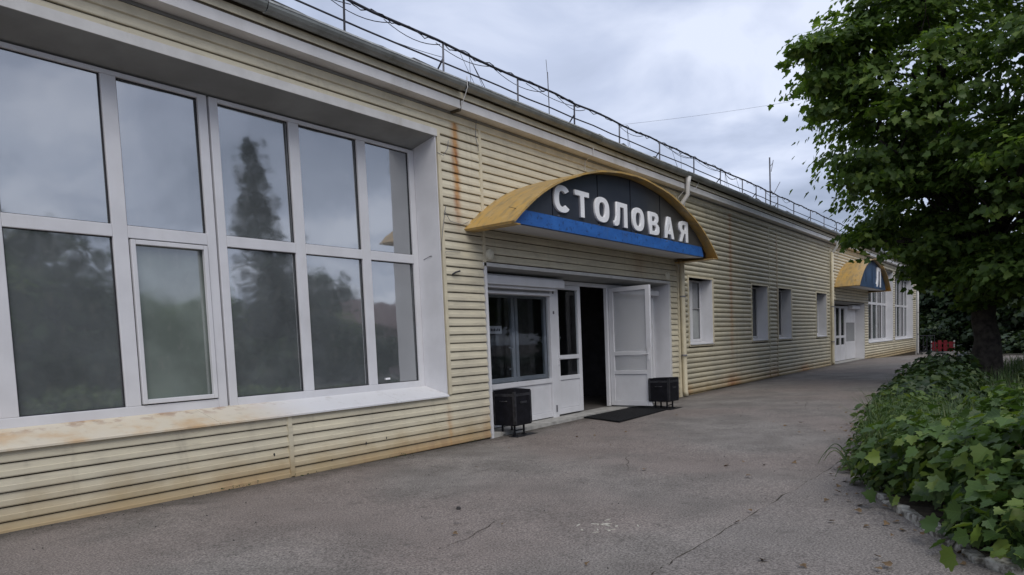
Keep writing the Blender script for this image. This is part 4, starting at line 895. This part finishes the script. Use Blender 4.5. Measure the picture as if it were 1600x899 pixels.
def spruce_proto(h, rad, nm):
    t = bpy.data.objects.new(nm, None); C.objects.link(t); mb = MB(); mb.tube([(0, 0, -.1), (0, 0, h * .5), (0, 0, h)], [.2, .13, .02], 8)
    P2 = []; N2 = []; H2 = []
    for k in range(int(h * 4.2)):
        z_ = h * .08 + (h * .92) * (k / (h * 4.2)); L_ = rad * (1 - (z_ / h)) ** .85 + .12
        for a in np.arange(0, 6.28, 6.28 / 7) + R_.uniform(0, 1):
            L2 = L_ * R_.uniform(.6, 1.1); mb.tube([(0, 0, z_), (L2 * math.cos(a), L2 * math.sin(a), z_ - .18 * L2)], [.025, .006], 4)
            m_ = max(5, int(L2 * 13))
            for q in range(m_):
                s_ = rg.uniform(.08, 1); P2.append((L2 * s_ * math.cos(a) + rg.normal() * .09, L2 * s_ * math.sin(a) + rg.normal() * .09, z_ - .18 * L2 * s_ + rg.normal() * .06 - .05)); N2.append((rg.normal() * .5, rg.normal() * .5, 1)); H2.append(a + rg.choice([-.7, .7]) + rg.normal() * .3)
    link('crown', leaves_mesh('crown', np.array(P2), np.array(N2), np.array(H2), rg.uniform(.22, .42, len(P2)), 'oval', M['spruce']), t); mb.build('trunk', M['bark'], t, smooth=True); return t
pa = broad_proto(8.0, 2.9, 'broadleaf_tree', M['dark_leaf'], 300, 20, .36)
pb = broad_proto(6.2, 2.6, 'broadleaf_tree', M['maple'], 260, 20, .34)
ps = spruce_proto(11.0, 2.4, 'spruce_tree')
used = set()
def plant(proto, x, y, s, label, group, rz=None):
    o = proto if proto not in used else copy_tree(proto); used.add(proto)
    o.location = (x, y, gz(x)); o.rotation_euler = (0, 0, R_.uniform(0, 6.28) if rz is None else rz); o.scale = (s, s, s); tag(o, label, 'tree', group); return o
gA = 'dark trees beyond the far corner'
for (p, x, y, s, lb) in ((pa, 58, -1.6, 1.0, 'dark tree filling the gap beside the far corner downpipe'), (pa, 53, -5.6, .95, 'dark tree above the red fence, beyond the far corner'), (pb, 60, -5, 1.1, 'greener tree behind the one above the red fence'),
                         (pa, 45, -8.6, .95, 'dark tree just left of the maple trunk, in the shade'), (pb, 41, -12.0, 1.0, 'yellowish green tree at the right edge behind the thin leaning trunk'), (pa, 66, 4.5, 1.2, 'big dark tree rising behind the roof end'),
                         (pa, 70, -9, 1.3, 'farthest big dark tree behind the maple trunk'), (pb, 52, -12, 1.1, 'tree far behind, between the two trunks'), (pa, 37, -14.5, 1.0, 'dark tree beyond the right edge of the photo'), (pa, 48, -16, 1.1, 'dark tree behind the yellowish one at the right edge')):
    plant(p, x, y, s, lb, gA)
plant(ps, 58, 14, 1.05, 'spruce top rising above the far end of the roof, nearest the railing', 'spruces behind the canteen')
plant(ps, 66, 12, 1.0, 'spruce top rising above the far end of the roof, next to the maple leaves', 'spruces behind the canteen')
plant(ps, 74, 20, 1.15, 'paler spruce top far behind the roof edge', 'spruces behind the canteen')
# across the way: what the big windows mirror
gR = 'trees mirrored in the big window'
plant(ps, 17.2, -17.6, .93, 'tall spruce tree mirrored in the big window panes', gR)
for (p, x, y, s, lb) in ((pb, 6.2, -17, .86, 'round tree mirrored in the pane at the left edge of the big window'), (pa, 9.4, -18, .78, 'bushy tree mirrored in the lower left pane of the big window'), (pb, 12.6, -20, .72, 'low green tree mirrored in the opal pane of the big window'),
                     (pb, 15.2, -19.5, .7, 'small tree mirrored beside the spruce, on its left'), (pa, 19.6, -19, .66, 'small tree mirrored beside the spruce, on its right'), (pb, 22.6, -21, .62, 'little tree mirrored before the rosy building'), (pa, 3.0, -18, .95, 'tree mirrored beyond the left edge of the window')):
    plant(p, x, y, s, lb, gR)
def big_bush(x, y, a, b, h, label, group):
    t = empty('bush', (x, y, gz(x)), label, 'bush', group); lb_ = [(R_.uniform(-.6, .6) * a, R_.uniform(-.6, .6) * b, h * R_.uniform(.3, .6), a * .55, b * .55, h * .38, 1) for _ in range(6)]
    p, n_, hd, _ = crown_cloud(lb_, 110, 16, .5, .5, .8, .4); p[:, 2] = np.abs(p[:, 2]); link('foliage', leaves_mesh('foliage', p, n_, hd, rg.uniform(.16, .30, len(p)), 'maple_low', M['dark_leaf']), t, kind='stuff')
    mb = MB()
    for k in range(5): pts, rs = limb((0, 0, -.05), lb_[k][:3], .04, .012, 5, .12); mb.tube(pts, rs, 5)
    mb.build('stem', M['bark'], t); return t
for k, x in enumerate((1.5, 5.2, 8.6, 12.4, 16.0, 20.2, 24.5)):
    big_bush(x, -15.2 - (k % 2) * .8, 2.3, 1.3, 1.9 + .25 * (k % 3), ('first','second','third','fourth','fifth','sixth','seventh')[k] + ' dark bush from the left in the row mirrored low in the big window', 'bushes mirrored low in the big window')
big_bush(41, -5.6, 1.4, 1.6, 1.0, 'low dark bush at the end of the planting bed', 'bushes beyond the maple'); big_bush(40, -8.6, 2.4, 2, 1.5, 'wide dark bush behind the end of the planting bed', 'bushes beyond the maple'); big_bush(47, -11, 2.6, 2, 1.6, 'wide dark bush in the gap right of the maple trunk', 'bushes beyond the maple')
big_bush(54.5, -1.2, 2.4, 2.0, 2.6, 'tall dark bush directly behind the red fence', 'bushes beyond the maple'); big_bush(56, -4.6, 2.6, 2.2, 2.4, 'tall dark bush right behind the end of the red fence', 'bushes beyond the maple'); big_bush(55, 1.6, 2.4, 2.0, 3.0, 'tallest dark bush beside the far corner downpipe', 'bushes beyond the maple')
big_bush(51.5, -7.6, 2.2, 2.0, 2.2, 'dark bush just right of the red fence', 'bushes beyond the maple'); big_bush(45, -6.2, 1.6, 1.6, 1.3, 'low dark bush left of the maple trunk, at the path end', 'bushes beyond the maple')
big_bush(36, -8.0, 2.2, 1.8, 1.8, 'dark bush right behind the maple trunk', 'bushes beyond the maple'); big_bush(33, -10.5, 2.2, 1.8, 1.7, 'dark bush between the two trunks', 'bushes beyond the maple'); big_bush(30, -12, 2.0, 1.6, 1.7, 'dark bush right of the thin leaning trunk', 'bushes beyond the maple'); big_bush(58, -10, 3, 2, 2.6, 'tallest dark bush, far behind the maple trunk', 'bushes beyond the maple')
hb = empty('low_house', (31, -27, 0), 'low rosy house with maroon roof mirrored in the right hand window panes', 'house')
MB().box(-8, 8, -3, 3, 0, 3.0).build('wall', M['brick_far'], hb)
MB().prism_x(-8.4, 8.4, [(-3.4, 2.9), (3.4, 2.9), (0, 4.7)]).build('roof', M['roof_far'], hb)
for k in range(5):
    f_ = MB().box(-6.8 + k * 3, -5.6 + k * 3, 2.98, 3.04, 1.0, 2.3).build('window', M['pvc'], hb); MB().box(-6.7 + k * 3, -5.7 + k * 3, 3.03, 3.05, 1.1, 2.2).build('pane', M['pane_dark'], f_)
# second trunk behind the maple
t2 = empty('leaning_tree', (24.0, -8.0, gz(24)), 'thin leaning trunk of a second tree behind the maple, near the right edge', 'tree')
l2 = [(.4, -.8, 5.6, 1.8, 1.8, 1.6, 1), (-.6, .6, 6.4, 1.4, 1.4, 1.4, .8)]
p, n_, hd, _ = crown_cloud(l2, 90, 22, .35, .55, 1, .4); link('crown', leaves_mesh('crown', p, n_, hd, rg.uniform(.14, .24, len(p)), 'maple_low', M['dark_leaf']), t2)
tree_mesh_trunk(4.4, .20, l2).build('trunk', M['bark'], t2, smooth=True)
# --- shrubs in the bed
def shrub(x, y, rx_, ry_, h, kind, label, group, nleaf, size, singles=0, mat='bush', dens_top=.75):
    t = empty('shrub' if kind != 'weed' else 'weed_clump', (x, y, gz(x) + .04), label, 'shrub' if kind != 'weed' else 'weeds', group)
    if kind == 'maple':
        lb_ = []
        for k in range(9):
            a = R_.uniform(0, 6.28); q = math.sqrt(R_.random()) * .62; lb_.append((q * rx_ * math.cos(a), q * ry_ * math.sin(a), h * (R_.uniform(.45, .80) + .18 * (1 - q)), rx_ * .42, ry_ * .42, h * .22, 1))
        for k in range(10):
            a = 6.283 * k / 10 + R_.uniform(-.2, .2); q = R_.uniform(.62, .80); lb_.append((q * rx_ * math.cos(a), q * ry_ * math.sin(a), h * R_.uniform(.15, .45), rx_ * .30, ry_ * .30, h * .24, .75))
        per = 6; P, Nr, H, _ = crown_cloud(lb_, nleaf // per, per, .45, .20, .75, .30, .85, gaps=(3.2, -.16)); n = len(P)
        P[:, 2] = np.where(P[:, 2] < .05, .05 + rg.random(n) * .2, P[:, 2])
    else:
        n = nleaf; u = rg.normal(size=(n, 3)); u[:, 2] = np.abs(u[:, 2]) * dens_top; u /= np.linalg.norm(u, axis=1)[:, None]
        rad = (.45 + .55 * rg.random(n) ** .5); bl = 1 + .25 * np.sin(u[:, 0] * 5 + x * 3) * np.cos(u[:, 1] * 6 + y * 2)
        P = u * (rad * bl)[:, None] * np.array([rx_, ry_, h]); P[:, 2] = np.maximum(P[:, 2], .03)
        Nr = u * np.array([.7, .7, .4]) + np.array([0, 0, .8]) + rg.normal(size=(n, 3)) * .45
        H = np.arctan2(u[:, 1], u[:, 0]) + rg.normal(size=n) * .9
    S = rg.uniform(size * .55, size * 1.25, n)
    W = P + np.array([x, y, 0]); dc = np.linalg.norm(W - np.array(CAM), axis=1) - 1.2 * P[:, 2]; nr = np.zeros(n, bool)
    if singles: nr[np.argsort(dc)[:singles]] = True
    lk = {'maple': 'maple', 'weed': 'oval', 'low': 'maple_low'}[kind]
    link('foliage', leaves_mesh('foliage', P[~nr], Nr[~nr], H[~nr], S[~nr], lk, M[mat]), t, kind='stuff')
    if singles: single_leaves(one_b, t, P[nr], Nr[nr], H[nr], S[nr])
    mb = MB()
    for k in range(9):
        a = R_.uniform(0, 6.28); q = R_.uniform(.3, .8); pts, rs = limb((R_.uniform(-.1, .1), R_.uniform(-.1, .1), -.03), (math.cos(a) * q * rx_, math.sin(a) * q * ry_, h * R_.uniform(.45, .8)), .012, .004, 5, .12); mb.tube(pts, rs, 5)
    mb.build('stem', M['stem'], t, smooth=True)
gS = 'maple shrubs in the bed along the path'
shrub(5.35, -6.76, .85, .70, .74, 'maple', 'broad leaved maple shrub in the very front of the bed, lower right corner', gS, 2400, .104, 300)
shrub(4.95, -6.58, .50, .34, .36, 'maple', 'smallest maple shrub at the bottom edge of the photo behind the last kerb stones', gS, 520, .10, 160)
shrub(6.35, -6.22, .80, .70, .70, 'maple', 'maple shrub just behind the frontmost one, by the white kerb stones', gS, 2400, .098, 300)
shrub(6.9, -7.2, .9, .8, .80, 'maple', 'maple shrub with pale top leaves at the right edge of the photo', gS, 2100, .10, 200)
shrub(8.0, -6.45, .95, .8, .72, 'maple', 'maple shrub with bright yellow green top in the middle of the bed', gS, 2200, .095, 150)
shrub(9.6, -6.8, .9, .9, .66, 'maple', 'maple shrub farther back among grass, right of the weeds', gS, 1500, .10, 60)
gW = 'weeds along the kerb'
shrub(6.75, -5.68, .55, .40, .46, 'weed', 'small leaved weeds spilling over the kerb at the bulge of the bed', gW, 1500, .085, 0, 'weed')
shrub(7.7, -5.48, .66, .46, .54, 'weed', 'small leaved bright weeds behind the bulge of the bed', gW, 1500, .085, 0, 'weed')
shrub(8.9, -5.30, .78, .50, .54, 'weed', 'yellow green weeds at the path edge midway along the bed', gW, 1500, .09, 0, 'weed')
shrub(10.5, -5.12, .88, .55, .52, 'weed', 'low weeds at the path edge before the dark hedge', gW, 1500, .09, 0, 'weed')
gH = 'dark low shrubs under the maple'
for (x, y, a, b, h, lb) in ((12.6, -5.1, 1.1, .8, .55, 'dark low shrub next to the last weeds along the path'), (14.6, -4.95, 1.2, .8, .6, 'second dark low shrub along the path after the weeds'), (16.8, -4.8, 1.3, .8, .66, 'dark low shrub along the path just before the maple trunk'),
        (19.0, -4.5, 1.3, .7, .62, 'dark low shrub at the foot of the maple trunk, path side'), (22.0, -4.5, 1.5, .8, .62, 'farthest dark low shrub along the path, past the maple trunk'), (13.5, -7.2, 1.3, 1.0, .5, 'dark low shrub in the grass, nearest of the back row'),
        (16.0, -7.2, 1.4, 1.0, .6, 'dark low shrub in the grass right of the maple trunk'), (18.8, -7.6, 1.4, 1.0, .6, 'dark low shrub in front of the thin leaning trunk')):
    shrub(x, y, a, b, h, 'low', lb, gH, 1000, .13, 0, 'dark_leaf')
# grass: stuff
n = 230; dx = rg.uniform(3.0, 14, n); dy = np.interp(dx, [k[0] for k in KB], [k[1] for k in KB]) + np.where(np.arange(n) < 150, rg.normal(size=n) * .14 + .02, rg.random(n) ** 2 * 4.2); dy = np.maximum(dy, -6.6)
link_ = tag(link('dead_leaves', leaves_mesh('dead_leaves', np.stack([dx, dy, np.interp(dx, [2, 8, 15], [.07, .02, .07]) + .014 + rg.random(n) * .02], 1), rg.normal(size=(n, 3)) * .25 + np.array([0, 0, 1]), rg.uniform(0, 6.28, n), rg.uniform(.02, .06, n), 'maple_low', plain('dead_leaf', (.14, .09, .045), .8, .4, 20))), 'brown dead leaves and crumbs lying along the kerb', 'dead leaves', kind='stuff')
def grass(name, n, region, hmin, hmax, wd, label):
    x = rg.uniform(region[0], region[1], n); yk = np.interp(x, [k[0] for k in KB], [k[1] for k in KB]) - .12; y = yk - rg.random(n) ** 1.2 * region[2]
    h = rg.uniform(hmin, hmax, n); a = rg.uniform(0, 6.28, n); b = rg.uniform(.15, .7, n) * h; d_ = np.stack([np.cos(a), np.sin(a), 0 * a], 1); s_ = np.stack([-np.sin(a), np.cos(a), 0 * a], 1) * (wd * rg.uniform(.6, 1.4, n))[:, None]
    p0 = np.stack([x, y, np.interp(x, [2, 8, 15, 28, 34], [.07, .02, .07, .13, .12]) + .04], 1); up_ = np.array([0, 0, 1.0])
    p1 = p0 + up_ * (h * .6)[:, None] + d_ * (b * .3)[:, None]; p2 = p0 + up_ * (h * (1 - .25 * b / h))[:, None] + d_ * b[:, None]
    V = np.stack([p0 - s_, p0 + s_, p1 + s_ * .8, p1 - s_ * .8, p2], 1).reshape(-1, 3)
    me = bpy.data.meshes.new(name); k = np.arange(n)[:, None] * 5
    fs = [tuple(q) for q in (k + np.array([[0, 1, 2, 3]])).tolist()] + [tuple(q) for q in (k + np.array([[3, 2, 4]])).tolist()]
    me.from_pydata(V.tolist(), [], fs); me.update(); me.materials.append(M['grass']); tag(link(name, me), label, 'grass', kind='stuff')
grass('meadow_grass', 1300, (6.6, 9.5, 1.6), .45, .80, .004, 'thin tall grass blades standing up between the front shrubs')
grass('grass', 9000, (8.0, 26, 5.5), .18, .48, .006, 'long grass growing through the bed between shrubs and trunk')
mb = MB()
for (x, y, dx, dy, h) in ((6.65, -5.33, -.32, .16, .20), (6.9, -5.2, -.12, .28, .26), (7.5, -5.05, -.25, .2, .22), (6.45, -5.5, -.22, .12, .14), (7.2, -5.1, -.05, .22, .18)):
    pts = [(x + dx * q, y + dy * q, gz(x) + .05 + h * math.sin(q * 2.7)) for q in np.linspace(0, 1, 9)]; mb.tube(pts, [.008 - .006 * q for q in np.linspace(0, 1, 9)], 4)
tag(mb.build('grass_stalks', M['grass']), 'few arching grass stalks bending over the path from the bed', 'grass', kind='stuff')
n = 260; wx = rg.choice([3.9, 4.7, 6.1, 7.6, 15.3, 16.8, 18.2, 20.9, 21.8, 24.6, 27.4], n) + rg.normal(size=n) * .16; wp = np.stack([wx, -.03 - np.abs(rg.normal(size=n)) * .035, np.interp(wx, [2, 8, 15, 28], [.07, .02, .07, .13]) + rg.random(n) * .035], 1)
link_ = tag(link('moss', leaves_mesh('moss', wp, rg.normal(size=(n, 3)) * .6 + np.array([0, -.4, .7]), rg.uniform(0, 6.28, n), rg.uniform(.010, .028, n), 'oval', M['dark_leaf'])), 'tiny weeds and moss along the foot of the siding', 'weeds', kind='stuff')
# ------------------------------------------------------------------ far corner: kerb, red fence, dark railing
MB_ = MB().box(49.5, 49.65, -9, -.2, -.5, gz(49.5) + .10); tag(MB_.build('far_kerb', M['concrete']), kind='structure')
rf = empty('red_fence', (51.5, -.6, gz(51.5)), 'low red slatted fence beyond the far corner of the canteen', 'fence')
for k in range(4):
    MB().box(-.02, .02, -1.0 + k * .30, -1.0 + k * .30 + .2, .1, .68 + .10 * math.sin(k)).build('slat', M['red'], rf)
for z_ in (.25, .55): MB().box(.022, .05, -1.1, .2, z_, z_ + .08).build('rail', M['red'], rf)
for y in (-1.1, .13): MB().box(.052, .11, y, y + .07, 0, .75).build('post', M['trim'], rf)
dr = empty('dark_railing', (49.9, -.5, gz(49.9)), 'short dark iron railing against the far corner downpipe', 'railing')
for k in range(5): MB().tube([(0, k * .2 - .3, 0), (0, k * .2 - .3, 1.1)], .02, 5).build('bar', M['iron'], dr)
for z_ in (.15, 1.1): MB().tube([(0, -.32, z_), (0, .52, z_)], .022, 5).build('rail', M['iron'], dr)
